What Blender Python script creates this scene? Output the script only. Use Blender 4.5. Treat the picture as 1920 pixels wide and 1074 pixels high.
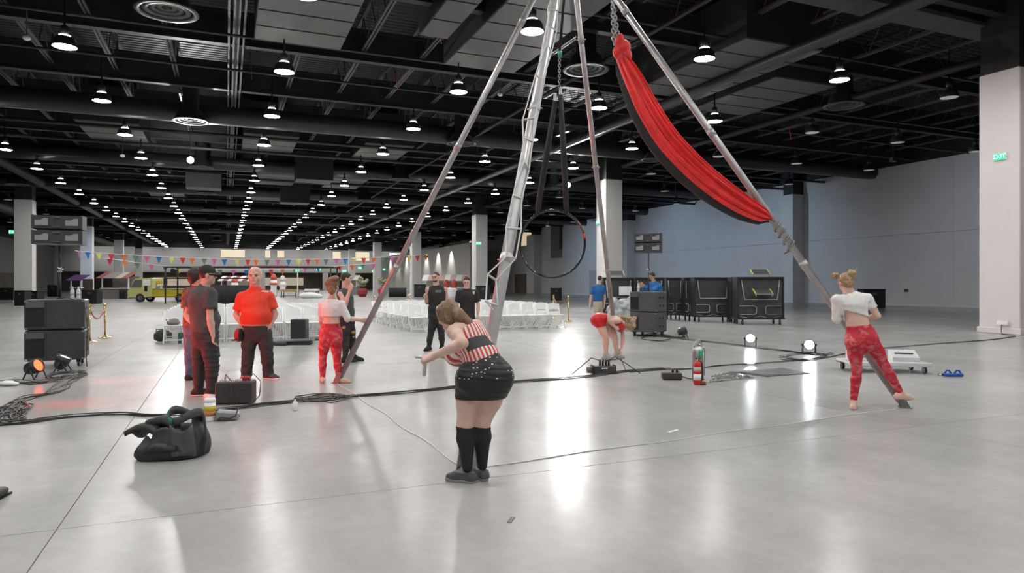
import bpy, math, random
import numpy as np
from mathutils import Vector, Matrix, Euler

for _o in list(bpy.data.objects): bpy.data.objects.remove(_o, do_unlink=True)
SC = bpy.context.scene
COL = SC.collection
random.seed(7)

# ------------------------------------------------------------------ camera
FPX, HOR, CAMZ = 1270.0, 530.0, 1.5
TH = math.atan(536.0 / FPX)
CT, ST = math.cos(TH), math.sin(TH)
RGT = Vector((CT, -ST, 0)); FWD = Vector((ST, CT, 0)); UP = Vector((0, 0, 1))
cd = bpy.data.cameras.new('camera'); cam = bpy.data.objects.new('camera', cd); COL.objects.link(cam)
cd.sensor_width = 36.0; cd.lens = 36.0 * FPX / 1920.0
cd.shift_y = -(537.0 - HOR) / 1920.0
cd.clip_end = 600
cam.location = (0, 0, CAMZ); cam.rotation_euler = (math.pi / 2, 0, -TH)
SC.camera = cam

# ------------------------------------------------------------------ world, exposure
W = bpy.data.worlds.new('world'); SC.world = W; W.use_nodes = True
W.node_tree.nodes['Background'].inputs[0].default_value = (0.05, 0.055, 0.06, 1)
W.node_tree.nodes['Background'].inputs[1].default_value = 0.3
vs = SC.view_settings
vs.view_transform = 'Standard'; vs.look = 'None'; vs.gamma = 1.0; vs.use_curve_mapping = False
vs.exposure = 0.25
SC.cycles.use_denoising = True
SC.cycles.max_bounces = 6
SC.cycles.sample_clamp_indirect = 6.0
LAMP_W = 138.0      # radiance of one lit high-bay lens

def spot(name, loc, target, watts, color, size_deg, blend=0.6, rad=0.15):
    l = bpy.data.lights.new(name, 'SPOT'); l.energy = watts; l.color = color
    l.spot_size = math.radians(size_deg); l.spot_blend = blend; l.shadow_soft_size = rad
    o = bpy.data.objects.new(name, l); COL.objects.link(o); o.location = loc
    o.rotation_euler = (Vector(target) - Vector(loc)).to_track_quat('-Z', 'Y').to_euler()
    return o

# ------------------------------------------------------------------ pixel helpers
def flo(u, v, z=0.0):
    """point of height z seen at pixel (u, v) (below the horizon)"""
    d = FPX * (CAMZ - z) / (v - HOR)
    return FWD * d + RGT * ((u - 960) * d / FPX) + UP * z
def at(u, v, d):
    """point seen at pixel (u, v) at forward distance d"""
    return FWD * d + RGT * ((u - 960) * d / FPX) + UP * (CAMZ + (HOR - v) * d / FPX)
def dep(v, z=0.0): return FPX * (CAMZ - z) / (v - HOR)

# ------------------------------------------------------------------ materials
MATS = {}
def mat(name, col, rough=0.5, metal=0.0, var=0.0, scale=8.0, bump=0.0, bscale=60.0, spec=0.5, emit=None, es=0.0,
        trans=0.0, coat=0.0, alpha=1.0, sheen=0.0):
    if name in MATS: return MATS[name]
    m = bpy.data.materials.new(name); m.use_nodes = True
    nt = m.node_tree; b = nt.nodes['Principled BSDF']
    b.inputs['Base Color'].default_value = (*col, 1)
    b.inputs['Roughness'].default_value = rough; b.inputs['Metallic'].default_value = metal
    b.inputs['Specular IOR Level'].default_value = spec
    if trans: b.inputs['Transmission Weight'].default_value = trans
    if coat: b.inputs['Coat Weight'].default_value = coat
    if sheen: b.inputs['Sheen Weight'].default_value = sheen
    if alpha < 1: b.inputs['Alpha'].default_value = alpha
    if emit: b.inputs['Emission Color'].default_value = (*emit, 1); b.inputs['Emission Strength'].default_value = es
    tc = None
    if var or bump:
        tc = nt.nodes.new('ShaderNodeTexCoord')
    if var:
        n = nt.nodes.new('ShaderNodeTexNoise'); n.inputs['Scale'].default_value = scale; n.inputs['Detail'].default_value = 4
        nt.links.new(tc.outputs['Object'], n.inputs['Vector'])
        r = nt.nodes.new('ShaderNodeValToRGB')
        r.color_ramp.elements[0].position = 0.3; r.color_ramp.elements[1].position = 0.7
        r.color_ramp.elements[0].color = (*[max(0, c * (1 - var)) for c in col], 1)
        r.color_ramp.elements[1].color = (*[min(1, c * (1 + var)) for c in col], 1)
        nt.links.new(n.outputs['Fac'], r.inputs['Fac']); nt.links.new(r.outputs['Color'], b.inputs['Base Color'])
    if bump:
        n2 = nt.nodes.new('ShaderNodeTexNoise'); n2.inputs['Scale'].default_value = bscale; n2.inputs['Detail'].default_value = 3
        nt.links.new(tc.outputs['Object'], n2.inputs['Vector'])
        bp = nt.nodes.new('ShaderNodeBump'); bp.inputs['Strength'].default_value = bump; bp.inputs['Distance'].default_value = 0.01
        nt.links.new(n2.outputs['Fac'], bp.inputs['Height']); nt.links.new(bp.outputs['Normal'], b.inputs['Normal'])
    MATS[name] = m
    return m
def emis(name, col, s):
    if name in MATS: return MATS[name]
    m = bpy.data.materials.new(name); m.use_nodes = True; nt = m.node_tree; nt.nodes.clear()
    e = nt.nodes.new('ShaderNodeEmission'); o = nt.nodes.new('ShaderNodeOutputMaterial')
    e.inputs[0].default_value = (*col, 1); e.inputs[1].default_value = s
    nt.links.new(e.outputs[0], o.inputs[0]); MATS[name] = m
    return m
def S(r, g, b):
    """sRGB 0-255 -> linear"""
    f = lambda c: (c / 12.92 if c <= 0.04045 else ((c + 0.055) / 1.055) ** 2.4)
    return tuple(f(x / 255.0) for x in (r, g, b))

# ------------------------------------------------------------------ mesh builder
class MB:
    def __init__(s): s.v = []; s.f = []; s.sm = []
    def add(s, vs, fs, smooth=False):
        o = len(s.v); s.v.extend([tuple(p) for p in vs]); s.f.extend([tuple(i + o for i in q) for q in fs]); s.sm.extend([smooth] * len(fs))
        return s
    def box(s, c, d, rot=None, taper=1.0):
        hx, hy, hz = d[0] / 2, d[1] / 2, d[2] / 2
        pts = []
        for z in (-1, 1):
            k = taper if z > 0 else 1.0
            for x, y in ((-1, -1), (1, -1), (1, 1), (-1, 1)): pts.append(Vector((x * hx * k, y * hy * k, z * hz)))
        if rot is not None:
            M = rot if isinstance(rot, Matrix) else Euler(rot).to_matrix()
            pts = [M @ p for p in pts]
        pts = [p + Vector(c) for p in pts]
        return s.add(pts, [(3, 2, 1, 0), (4, 5, 6, 7), (0, 1, 5, 4), (1, 2, 6, 5), (2, 3, 7, 6), (3, 0, 4, 7)])
    def bbox(s, lo, hi):
        return s.box([(lo[i] + hi[i]) / 2 for i in range(3)], [hi[i] - lo[i] for i in range(3)])
    def rbox(s, c, d, r=0.01, rot=None):
        """box with chamfered edges"""
        hx, hy, hz = d[0] / 2, d[1] / 2, d[2] / 2
        def ring(z, i):
            x, y = hx - i, hy - i; a = r
            return [Vector(p) for p in ((-x + a, -y, z), (x - a, -y, z), (x, -y + a, z), (x, y - a, z), (x - a, y, z), (-x + a, y, z), (-x, y - a, z), (-x, -y + a, z))]
        rings = [ring(-hz, r), ring(-hz + r, 0), ring(hz - r, 0), ring(hz, r)]
        M = (rot if isinstance(rot, Matrix) else Euler(rot).to_matrix()) if rot is not None else Matrix.Identity(3)
        pts = [M @ p + Vector(c) for rg in rings for p in rg]
        fs = [tuple(range(7, -1, -1)), tuple(range(24, 32))]
        for k in range(3):
            for i in range(8): j = (i + 1) % 8; fs.append((k * 8 + i, k * 8 + j, k * 8 + 8 + j, k * 8 + 8 + i))
        return s.add(pts, fs)
    def tube(s, pts, r, n=8, cap=True, closed=False, flat=1.0):
        pts = [Vector(p) for p in pts]; m = len(pts)
        rr = r if isinstance(r, (list, tuple)) else [r] * m
        vs, fs = [], []; up = None
        for i, p in enumerate(pts):
            if closed: t = pts[(i + 1) % m] - pts[i - 1]
            else: t = pts[min(i + 1, m - 1)] - pts[max(i - 1, 0)]
            if t.length < 1e-9: t = Vector((0, 0, 1))
            t.normalize()
            if up is None: up = Vector((0, 0, 1)) if abs(t.z) < 0.9 else Vector((1, 0, 0))
            a = t.cross(up)
            if a.length < 1e-5: a = t.cross(Vector((0, 1, 0.1)))
            a.normalize(); b = a.cross(t).normalized(); up = b
            for k in range(n):
                q = 2 * math.pi * k / n
                vs.append(p + a * (math.cos(q) * rr[i]) + b * (math.sin(q) * rr[i] * flat))
        L = m if closed else m - 1
        for i in range(L):
            for k in range(n):
                j = (i + 1) % m
                fs.append((i * n + k, i * n + (k + 1) % n, j * n + (k + 1) % n, j * n + k))
        if cap and not closed:
            fs.append(tuple(range(n - 1, -1, -1))); fs.append(tuple((m - 1) * n + k for k in range(n)))
        s.add(vs, fs, True)
        if cap and not closed: s.sm[-1] = s.sm[-2] = False
        return s
    def cyl(s, a, b, r, r2=None, n=12): return s.tube([a, b], [r, r if r2 is None else r2], n)
    def lathe(s, prof, c=(0, 0, 0), n=16, M=None, cap=True):
        """profile of (radius, z)"""
        vs, fs = [], []; m = len(prof)
        for (r, z) in prof:
            for k in range(n):
                q = 2 * math.pi * k / n; p = Vector((r * math.cos(q), r * math.sin(q), z))
                if M is not None: p = M @ p
                vs.append(p + Vector(c))
        for i in range(m - 1):
            for k in range(n):
                fs.append((i * n + k, i * n + (k + 1) % n, (i + 1) * n + (k + 1) % n, (i + 1) * n + k))
        if cap: fs.append(tuple(range(n - 1, -1, -1))); fs.append(tuple((m - 1) * n + k for k in range(n)))
        s.add(vs, fs, True)
        if cap: s.sm[-1] = s.sm[-2] = False
        return s
    def ell(s, c, r, n=12, m=8, M=None):
        vs, fs = [], []
        for i in range(m + 1):
            a = math.pi * i / m
            for k in range(n):
                q = 2 * math.pi * k / n
                p = Vector((r[0] * math.sin(a) * math.cos(q), r[1] * math.sin(a) * math.sin(q), -r[2] * math.cos(a)))
                if M is not None: p = M @ p
                vs.append(p + Vector(c))
        for i in range(m):
            for k in range(n): fs.append((i * n + k, i * n + (k + 1) % n, (i + 1) * n + (k + 1) % n, (i + 1) * n + k))
        return s.add(vs, fs, True)
    def prism(s, poly, a, b):
        """poly = list of 3D points, extruded by vector from a to b"""
        n = len(poly); off = Vector(b) - Vector(a)
        vs = [Vector(p) for p in poly] + [Vector(p) + off for p in poly]
        fs = [tuple(range(n - 1, -1, -1)), tuple(range(n, 2 * n))] + [(i, (i + 1) % n, n + (i + 1) % n, n + i) for i in range(n)]
        return s.add(vs, fs)
    def disc(s, c, r, n=16, nz=-1):
        vs = [(c[0] + r * math.cos(2 * math.pi * k / n), c[1] + r * math.sin(2 * math.pi * k / n), c[2]) for k in range(n)]
        return s.add(vs, [tuple(range(n)) if nz > 0 else tuple(range(n - 1, -1, -1))])
    def mesh(s, name, m):
        me = bpy.data.meshes.new(name); me.from_pydata(s.v, [], s.f); me.update()
        me.polygons.foreach_set('use_smooth', s.sm)
        if m is not None: me.materials.append(m)
        return me
    def build(s, name, m, parent=None, loc=None):
        o = bpy.data.objects.new(name, s.mesh(name, m)); COL.objects.link(o)
        if parent is not None: o.parent = parent
        if loc is not None: o.location = loc
        return o
def B(): return MB()

def tag(o, label=None, cat=None, group=None, kind=None):
    if label: o['label'] = label
    if cat: o['category'] = cat
    if group: o['group'] = group
    if kind: o['kind'] = kind
    return o
def thing(name, label, cat, loc=(0, 0, 0), rz=0.0, group=None):
    o = bpy.data.objects.new(name, None); COL.objects.link(o); o.empty_display_size = 0.2
    o.location = loc; o.rotation_euler = (0, 0, rz)
    return tag(o, label, cat, group)
def copy_tree(o, parent=None):
    c = o.copy(); COL.objects.link(c); c.parent = parent
    for ch in list(o.children): copy_tree(ch, c)
    return c
def link_mesh(name, me, parent=None, loc=None):
    o = bpy.data.objects.new(name, me); COL.objects.link(o)
    if parent is not None: o.parent = parent
    if loc is not None: o.location = loc
    return o
def empty_struct(name):
    o = bpy.data.objects.new(name, None); COL.objects.link(o); o['kind'] = 'structure'; return o
ORD = ['first', 'second', 'third', 'fourth', 'fifth', 'sixth', 'seventh', 'eighth', 'ninth', 'tenth', 'eleventh', 'twelfth', 'thirteenth',
       'fourteenth', 'fifteenth', 'sixteenth', 'seventeenth', 'eighteenth', 'nineteenth', 'twentieth', 'twenty-first', 'twenty-second',
       'twenty-third', 'twenty-fourth', 'twenty-fifth', 'twenty-sixth', 'twenty-seventh']
# ================================================================== STRUCTURE
def floor_mat():
    m = bpy.data.materials.new('polished_concrete'); m.use_nodes = True; nt = m.node_tree; b = nt.nodes['Principled BSDF']
    g = nt.nodes.new('ShaderNodeNewGeometry')
    def noise(sc, det=5, dist=0.0, vec=None):
        n = nt.nodes.new('ShaderNodeTexNoise'); n.inputs['Scale'].default_value = sc; n.inputs['Detail'].default_value = det
        n.inputs['Distortion'].default_value = dist; nt.links.new(vec or g.outputs['Position'], n.inputs['Vector']); return n.outputs['Fac']
    def ramp(src, p0, c0, p1, c1):
        r = nt.nodes.new('ShaderNodeValToRGB'); e = r.color_ramp.elements
        e[0].position = p0; e[0].color = (*c0, 1); e[1].position = p1; e[1].color = (*c1, 1); nt.links.new(src, r.inputs['Fac']); return r.outputs['Color']
    def mix(a, bb, fac=None, mode='MULTIPLY', f=1.0):
        x = nt.nodes.new('ShaderNodeMix'); x.data_type = 'RGBA'; x.blend_type = mode; x.inputs['Factor'].default_value = f
        nt.links.new(a, x.inputs['A']); nt.links.new(bb, x.inputs['B'])
        if fac is not None: nt.links.new(fac, x.inputs['Factor'])
        return x.outputs['Result']
    c1 = ramp(noise(0.22, 5, 0.0), 0.3, (0.37, 0.362, 0.35), 0.72, (0.475, 0.466, 0.454))
    c2 = ramp(noise(1.3, 8, 0.0), 0.3, (0.90, 0.90, 0.905), 0.7, (1.04, 1.04, 1.04))
    c3 = ramp(noise(9, 6, 0.0), 0.3, (0.95, 0.95, 0.95), 0.7, (1.03, 1.03, 1.03))
    # trowel smears stretched one way
    mp = nt.nodes.new('ShaderNodeMapping'); mp.inputs['Scale'].default_value = (1.2, 0.25, 1); mp.inputs['Rotation'].default_value = (0, 0, 0.9)
    nt.links.new(g.outputs['Position'], mp.inputs['Vector'])
    c4 = ramp(noise(2.0, 7, 0.0, mp.outputs['Vector']), 0.45, (1, 1, 1), 0.8, (1.10, 1.10, 1.10))
    col = mix(mix(mix(c1, c2), c3), c4)
    nt.links.new(col, b.inputs['Base Color'])
    rr = nt.nodes.new('ShaderNodeMapRange'); rr.inputs['To Min'].default_value = 0.19; rr.inputs['To Max'].default_value = 0.262
    nt.links.new(noise(0.9, 6, 0.0), rr.inputs['Value']); nt.links.new(rr.outputs['Result'], b.inputs['Roughness'])
    b.inputs['Specular IOR Level'].default_value = 0.13
    bp = nt.nodes.new('ShaderNodeBump'); bp.inputs['Strength'].default_value = 0.06; bp.inputs['Distance'].default_value = 0.02
    nt.links.new(noise(1.6, 2), bp.inputs['Height']); nt.links.new(bp.outputs['Normal'], b.inputs['Normal'])
    return m
M_floor = floor_mat()
M_joint = mat('joint_filler', (0.20, 0.195, 0.19), 0.7, var=0.2, scale=3)
M_white = mat('wall_paint', (0.62, 0.62, 0.625), 0.6, var=0.03, scale=0.7, bump=0.05, bscale=40)
M_whiteL = mat('column_paint', (0.72, 0.71, 0.70), 0.55, var=0.02, scale=1.0)
M_grey = mat('grey_wall_paint', (0.38, 0.37, 0.36), 0.65, var=0.06, scale=0.4)
M_black = mat('ceiling_black', (0.016, 0.016, 0.017), 0.55, var=0.3, scale=1.5)
M_blackg = mat('duct_black', (0.026, 0.026, 0.028), 0.4, var=0.2, scale=0.9)
M_steel = mat('joist_grey', (0.06, 0.06, 0.06), 0.5, var=0.2, scale=2)
M_panel = mat('duct_panel_grey', (0.10, 0.098, 0.096), 0.5, var=0.12, scale=1.2)
M_base = mat('base_paint', (0.66, 0.66, 0.66), 0.5)
def deck_mat():
    m = bpy.data.materials.new('corrugated_deck'); m.use_nodes = True; nt = m.node_tree; b = nt.nodes['Principled BSDF']
    b.inputs['Base Color'].default_value = (0.022, 0.022, 0.022, 1); b.inputs['Roughness'].default_value = 0.5
    g = nt.nodes.new('ShaderNodeNewGeometry'); wv = nt.nodes.new('ShaderNodeTexWave'); wv.bands_direction = 'Y'; wv.inputs['Scale'].default_value = 1.05
    nt.links.new(g.outputs['Position'], wv.inputs['Vector'])
    bp = nt.nodes.new('ShaderNodeBump'); bp.inputs['Strength'].default_value = 1.0; bp.inputs['Distance'].default_value = 0.15
    nt.links.new(wv.outputs['Fac'], bp.inputs['Height']); nt.links.new(bp.outputs['Normal'], b.inputs['Normal']); return m
M_deck = deck_mat()

X0, X1, Y0, Y1, ZC = -30.0, 40.6, -26.0, 152.0, 11.2
# floor slabs with saw-cut joints
flr = empty_struct('floor')
B().bbox((X0, Y0, -0.12), (X1, Y1, -0.012)).build('subfloor', M_joint, flr)
gx = [X0, -17.4, -9.8, -2.2, -0.95, 6.67, 14.3, 21.9, 29.5, X1]
gy = [Y0, -10.4, -2.75, 4.87, 12.5, 20.1, 27.7, 35.4, 50.6, 81.0, Y1]
for i in range(len(gx) - 1):
    for j in range(len(gy) - 1):
        B().bbox((gx[i] + .0035, gy[j] + .0035, -0.012), (gx[i + 1] - .0035, gy[j + 1] - .0035, 0)).build('slab', M_floor, flr)

# right wall of precast panels
wr = empty_struct('wall_right')
B().bbox((X1 + .06, Y0, -.1), (X1 + .5, Y1, ZC)).build('backing', M_joint, wr)
yy = Y0
while yy < Y1:
    y2 = min(yy + 7.63, Y1)
    B().bbox((X1, yy + .006, 0.0), (X1 + .08, y2 - .006, 4.62)).build('panel', M_white, wr)
    B().bbox((X1, yy + .006, 4.64), (X1 + .08, y2 - .006, 9.2)).build('panel', M_white, wr)
    yy = y2
B().bbox((X1 - .02, Y0, 9.2), (X1 + .08, Y1, ZC)).build('upper_band', M_black, wr)
bs = B().bbox((X1 - .04, Y0, 0), (X1, Y1, .16)).build('baseboard_right', M_base); tag(bs, kind='structure')
# left wall
wl = empty_struct('wall_left')
B().bbox((X0 - .5, Y0, -.1), (X0 - .08, Y1, ZC)).build('backing', M_joint, wl)
yy = Y0
while yy < Y1:
    y2 = min(yy + 9.0, Y1)
    B().bbox((X0 - .08, yy + .006, 3.6), (X0, y2 - .006, 8.2)).build('panel', M_grey, wl)
    B().bbox((X0 - .08, yy + .006, 0.0), (X0, y2 - .006, 3.58)).build('panel', M_grey, wl)
    yy = y2
B().bbox((X0 - .08, Y0, 8.2), (X0 + .02, Y1, ZC)).build('upper_band', M_black, wl)
# back wall (behind the camera)
wb = empty_struct('wall_back')
B().bbox((X0 - .5, Y0 - .4, -.1), (X1 + .5, Y0, 9.2)).build('panel', M_white, wb)
B().bbox((X0 - .5, Y0 - .4, 9.2), (X1 + .5, Y0, ZC)).build('upper_band', M_black, wb)
# far wall: pale band above dark lobby recesses, lit clerestory windows
wf = empty_struct('wall_far')
M_far = mat('far_wall_paint', (0.74, 0.73, 0.72), 0.65, var=0.03, scale=0.2)
M_lobby = mat('lobby_wall', (0.20, 0.17, 0.14), 0.7, var=0.15, scale=0.3)
B().bbox((X0 - .5, Y1, 8.6), (X1 + .5, Y1 + .4, ZC)).build('upper_band', M_black, wf)
B().bbox((X0 - .5, Y1, 3.7), (X1 + .5, Y1 + .4, 8.6)).build('panel', M_far, wf)
B().bbox((X0 - .5, Y1 + 7, -.1), (X1 + .5, Y1 + 7.3, 3.7)).build('lobby_wall', M_lobby, wf)
B().bbox((X0 - .5, Y1, 3.65), (X1 + .5, Y1 + 7, 3.72)).build('lobby_soffit', M_grey, wf)
B().bbox((X0 - .5, Y1, -.1), (X1 + .5, Y1 + 7.3, -.01)).build('lobby_floor', M_joint, wf)
for x in (-30.2, -19.0, -6.0, 7.0, 20.0, 33.0): B().bbox((x - .6, Y1, 0), (x + .6, Y1 + .6, 3.7)).build('pier', M_far, wf)
for xa, xb in ((-14, -3), (7.5, 16)): B().bbox((xa, Y1 + 6.7, .9), (xb, Y1 + 7, 2.6)).build('lobby_window', emis('lobby_glow', (1.0, .86, .66), 0.35), wf)
M_win = emis('window_warm', (1.0, 0.86, 0.62), 0.75); M_winw = emis('window_day', (0.95, 0.98, 1.0), 1.6)
k = 0
for (xa, xb, za, zb, mm) in ((-1.0, 3.6, 6.8, 8.3, M_win), (7.6, 8.6, 6.8, 8.3, M_win), (10.0, 11.4, 6.9, 8.3, M_win), (21.5, 23.2, 6.7, 8.3, M_win),
                             (25.0, 29.5, 6.4, 8.3, M_win), (34.0, 36.8, 6.2, 8.2, M_winw), (37.6, 39.0, 6.2, 8.2, M_winw)):
    k += 1
    w = empty_struct('window_%d' % k)
    B().bbox((xa, Y1 - .06, za), (xb, Y1 - .02, zb)).build('pane', mm, w)
    f = B()
    for z in (za - .05, zb + .05): f.box(((xa + xb) / 2, Y1 - .06, z), (xb - xa + .3, .12, .1))
    for x in (xa - .05, xb + .05): f.box((x, Y1 - .06, (za + zb) / 2), (.1, .12, zb - za))
    f.build('window_frame', M_far, w)

# ------------------------------------------------------------------ columns
def column(x, y, w=1.15, h=7.74, near=False):
    """x, y = centre"""
    c = empty_struct('trim_%d' % (column.n + 1)); column.n += 1
    c.location = (x, y, 0)
    B().rbox((0, 0, h / 2), (w, w, h), .025).build('shaft', M_whiteL, c)
    B().box((0, 0, (h + ZC) / 2), (w - .06, w - .06, ZC - h)).build('black_top', M_black, c)
    B().rbox((0, 0, .09), (w + .09, w + .09, .18), .02).build('plinth', M_whiteL, c)
    return c
column.n = 0
CR = [column(21.0 + .575, 13.4 - .575 + 23.0 * k) for k in range(6)]
CL = [column(-14.0 - .2 * k, 61.5 + 26.0 * k) for k in range(4)]
# wall pilasters on the right wall
for k, y in enumerate((39.5, 62.5, 86.3, 108.5, 131.5)):
    p = empty_struct('trim_%d' % (20 + k)); p.location = (0, 0, 0)
    B().bbox((X1 - 1.15, y - .6, 0), (X1, y + .6 + (1.2 if k == 2 else 0), 8.2)).build('pilaster_shaft', M_white, p)
    B().bbox((X1 - 1.0, y - .5, 8.2), (X1, y + .5, ZC)).build('black_top', M_black, p)
# tall wall niche, warm clerestory lights and a door recess far along the right wall
M_dgrey = mat('niche_grey', (0.16, 0.17, 0.19), 0.6)
n_ = empty_struct('trim_30'); B().bbox((X1 - .05, 79.3, 4.8), (X1 + .01, 82.6, 9.2)).build('niche_panel', M_dgrey, n_)
B().bbox((X1 - .10, 79.2, 5.9), (X1 - .04, 79.9, 9.2)).build('niche_slot', M_black, n_)
for k, (ya, yb, za) in enumerate(((89.0, 92.5, 7.0), (112, 116, 6.6))):
    w = empty_struct('window_%d' % (10 + k)); B().bbox((X1 - .06, ya, za), (X1 - .01, yb, 9.0)).build('pane', emis('clerestory', (1, .82, .55), .5), w)
d_ = empty_struct('door_1'); B().bbox((X1 - .06, 89.5, 0), (X1 + .005, 95, 2.8)).build('door_recess', M_lobby, d_)
B().bbox((X1 - .1, 91.0, 0), (X1 - .05, 91.3, 2.75)).build('door_frame', M_dgrey, d_)
d_ = empty_struct('door_2'); B().bbox((X1 - .05, 66.0, 0), (X1 + .005, 72.0, 3.0)).build('door_leaf', mat('door_grey', (.42, .43, .45), .6), d_)
# left wall openings
for k, (ya, yb) in enumerate(((62, 76), (88, 104), (112, 128))):
    d_ = empty_struct('door_%d' % (3 + k)); B().bbox((X0 - .01, ya, 0), (X0 + .06, yb, 3.0)).build('door_recess', M_lobby, d_)
    B().bbox((X0 - .01, ya - .25, 0), (X0 + .1, ya, 3.2)).build('door_frame', M_grey, d_)
# bright partition wall on the far right (lit cream wall)
pw = empty_struct('wall_partition')
M_cream = mat('cream_wall', (0.72, 0.70, 0.66), 0.6)
for k in range(6):
    B().bbox((33.0, 94 + k * 9.6, 0), (33.25, 94 + (k + 1) * 9.6 - .05, 7.4)).build('panel', M_cream, pw)
for k in range(9):
    spot('far_wall_wash', (-22 + k * 7.0, Y1 - 5, 7.9), (-22 + k * 7.0, Y1, 5.0), 260, (1, .98, .95), 130, .9, .2)
for k in range(7):
    spot('wall_wash', (32.2, 103 + k * 7.2, 7.3), (33.0, 103 + k * 7.2, 3.0), 900, (1, .97, .92), 75, .8, .1)

# ------------------------------------------------------------------ ceiling
ce = empty_struct('ceiling')
B().bbox((X0 - .5, Y0 - .4, ZC), (X1 + .5, Y1 + .4, ZC + .3)).build('deck', M_deck, ce)
jb = B()
for dx in (-.055, .055): jb.bbox((dx - .035, Y0, 9.70), (dx + .035, Y1, 9.78))
jb.bbox((-.06, Y0, 10.9), (.06, Y1, 11.0))
yy = -2.0
z0 = True
while yy < 60:
    jb.tube([(0, yy, 9.76 if z0 else 10.95), (0, yy + .75, 10.95 if z0 else 9.76)], .022, 4, cap=False); yy += .75; z0 = not z0
jme = jb.mesh('joist', M_steel)
x = .3 - 2.1 * 14
k = 0
while x < X1 - .5:
    if abs(x - .3) > .1: link_mesh('joist', jme, ce, (x, 0, 0))
    x += 2.1; k += 1
# wide main girder seen almost end on
g_ = B()
for dx in (-.22, -.07, .07, .22): g_.bbox((.3 + dx - .03, Y0, 9.3), (.3 + dx + .03, Y1, 9.38))
g_.bbox((.02, Y0, 10.6), (.58, Y1, 10.8)).bbox((.25, Y0, 9.38), (.35, Y1, 10.6)); g_.build('girder', M_steel, ce)
# cross girders
gb = B().bbox((X0, -.14, 9.36), (X1, .14, 9.42)).bbox((X0, -.03, 9.42), (X1, .03, 10.4)).bbox((X0, -.14, 10.4), (X1, .14, 10.48))
gme = gb.mesh('cross_girder', M_black)
y = 12.8 - 5.75 * 4
while y < Y1:
    link_mesh('cross_girder', gme, ce, (0, y, 0)); y += 5.75
B().bbox((14, 13.2, 9.2), (X1, 14.1, 9.32)).bbox((14, 13.55, 9.32), (X1, 13.75, 10.6)).build('wide_girder', M_steel, ce)
# round ducts running across and along the hall
def duct(name, pts, r, n=14): return B().tube(pts, r, n).build(name, M_blackg, ce)
for y, z, r in ((33.0, 9.0, .45), (46.5, 9.0, .42), (60, 9.0, .42), (73, 8.9, .4), (86, 8.9, .4), (104, 8.9, .4)):
    duct('round_duct', [(X0, y, z), (12, y, z), (12.8, y, z), (30, y, z), (X1, y, z)], r)
for y in (37.0, 41.0, 52, 66, 79): duct('sprinkler_pipe', [(X0, y, 8.9), (X1, y, 8.9)], .09, 8)
for y in (17.0, 22.8, 26.5): duct('sprinkler_pipe', [(X0, y, 9.2), (X1, y, 9.2)], .05, 8)
duct('long_duct', [(16.4, 10, 8.75), (16.4, 11.5, 8.75), (16.4, 130, 8.75)], .2)
duct('long_duct', [(22.2, 10, 8.6), (22.2, 130, 8.6)], .14)
duct('long_duct', [(11.6, 14, 8.9), (11.6, 130, 8.9)], .07, 8)
duct('long_duct', [(-19.0, 20, 8.6), (-19.0, 140, 8.6)], .6)
duct('long_duct', [(-12.6, 30, 8.9), (-12.6, 140, 8.9)], .3)
# box ducts with ribs
def boxduct(xa, xb, ya, yb, z, h=1.2, ribs=True):
    b_ = bpy.data.objects.new('box_duct', None); COL.objects.link(b_); b_.parent = ce
    B().bbox((xa, ya, z + .03), (xb, yb, z + h)).build('duct_body', M_blackg, b_)
    y = ya; n = max(1, round((yb - ya) / 1.35)); st = (yb - ya) / n
    for i in range(n):
        B().bbox((xa + .02, ya + i * st + .05, z), (xb - .02, ya + (i + 1) * st - .05, z + .035)).build('duct_panel', M_panel, b_)
    return b_
boxduct(.8, 3.4, 13.5, 22.3, 9.0); boxduct(5.35, 6.25, 10, 19.9, 8.95); boxduct(6.9, 9.5, 14.0, 22.4, 9.0)
boxduct(14.5, 17.6, 16.1, 22.4, 8.9, 1.6); boxduct(18.5, 21.5, 19, 24, 9.0)
for xa, ya in ((.8, 36.5), (6.9, 36.5), (-6.5, 36.5), (14.5, 49), (2.0, 49.5), (6.9, 49.5), (2, 62), (8, 62), (-6, 62), (14, 75)):
    boxduct(xa, xa + 2.7, ya, ya + 5.5, 9.0)
for xa, ya in ((4.0, 43.5), (4.0, 56.5), (-2.5, 50)):   # black hanging air boxes
    B().bbox((xa, ya, 7.9), (xa + 2.2, ya + 1.6, 9.6)).build('air_box', M_blackg, ce)

# round ring diffusers hanging from the ducts
def diffuser():
    t = thing('ceiling_diffuser', 'x', 'vent')
    prof = [(.0, .0)]
    for i, r in enumerate((.74, .56, .40, .25)):
        z = .10 + .035 * i
        B().lathe([(r, z), (r + .015, z - .03), (r - .11, z - .03), (r - .15, z + .03), (r - .12, z + .03), (r, z)], n=28, cap=False).build('ring', M_steel, t)
    B().lathe([(.62, .13), (.5, .5), (.33, .62), (.33, 1.6)], n=20, cap=False).build('neck', M_blackg, t)
    B().lathe([(.03, .1), (.09, .2), (.09, .24), (.03, .26)], n=12).build('center_cone', M_steel, t)
    return t
D0 = diffuser(); first = True
DN = {(-1.6, 19.4): 'nearest at the upper left of the picture', (10.8, 19.4): 'behind the steel tripod poles', (22.3, 19.6): 'dark, near the right column',
      (-1.0, 32.3): 'above the left star-bright spotlight', (10.8, 32.0): 'right of the left pole', (22.3, 32.4): 'behind the red silk'}
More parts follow.
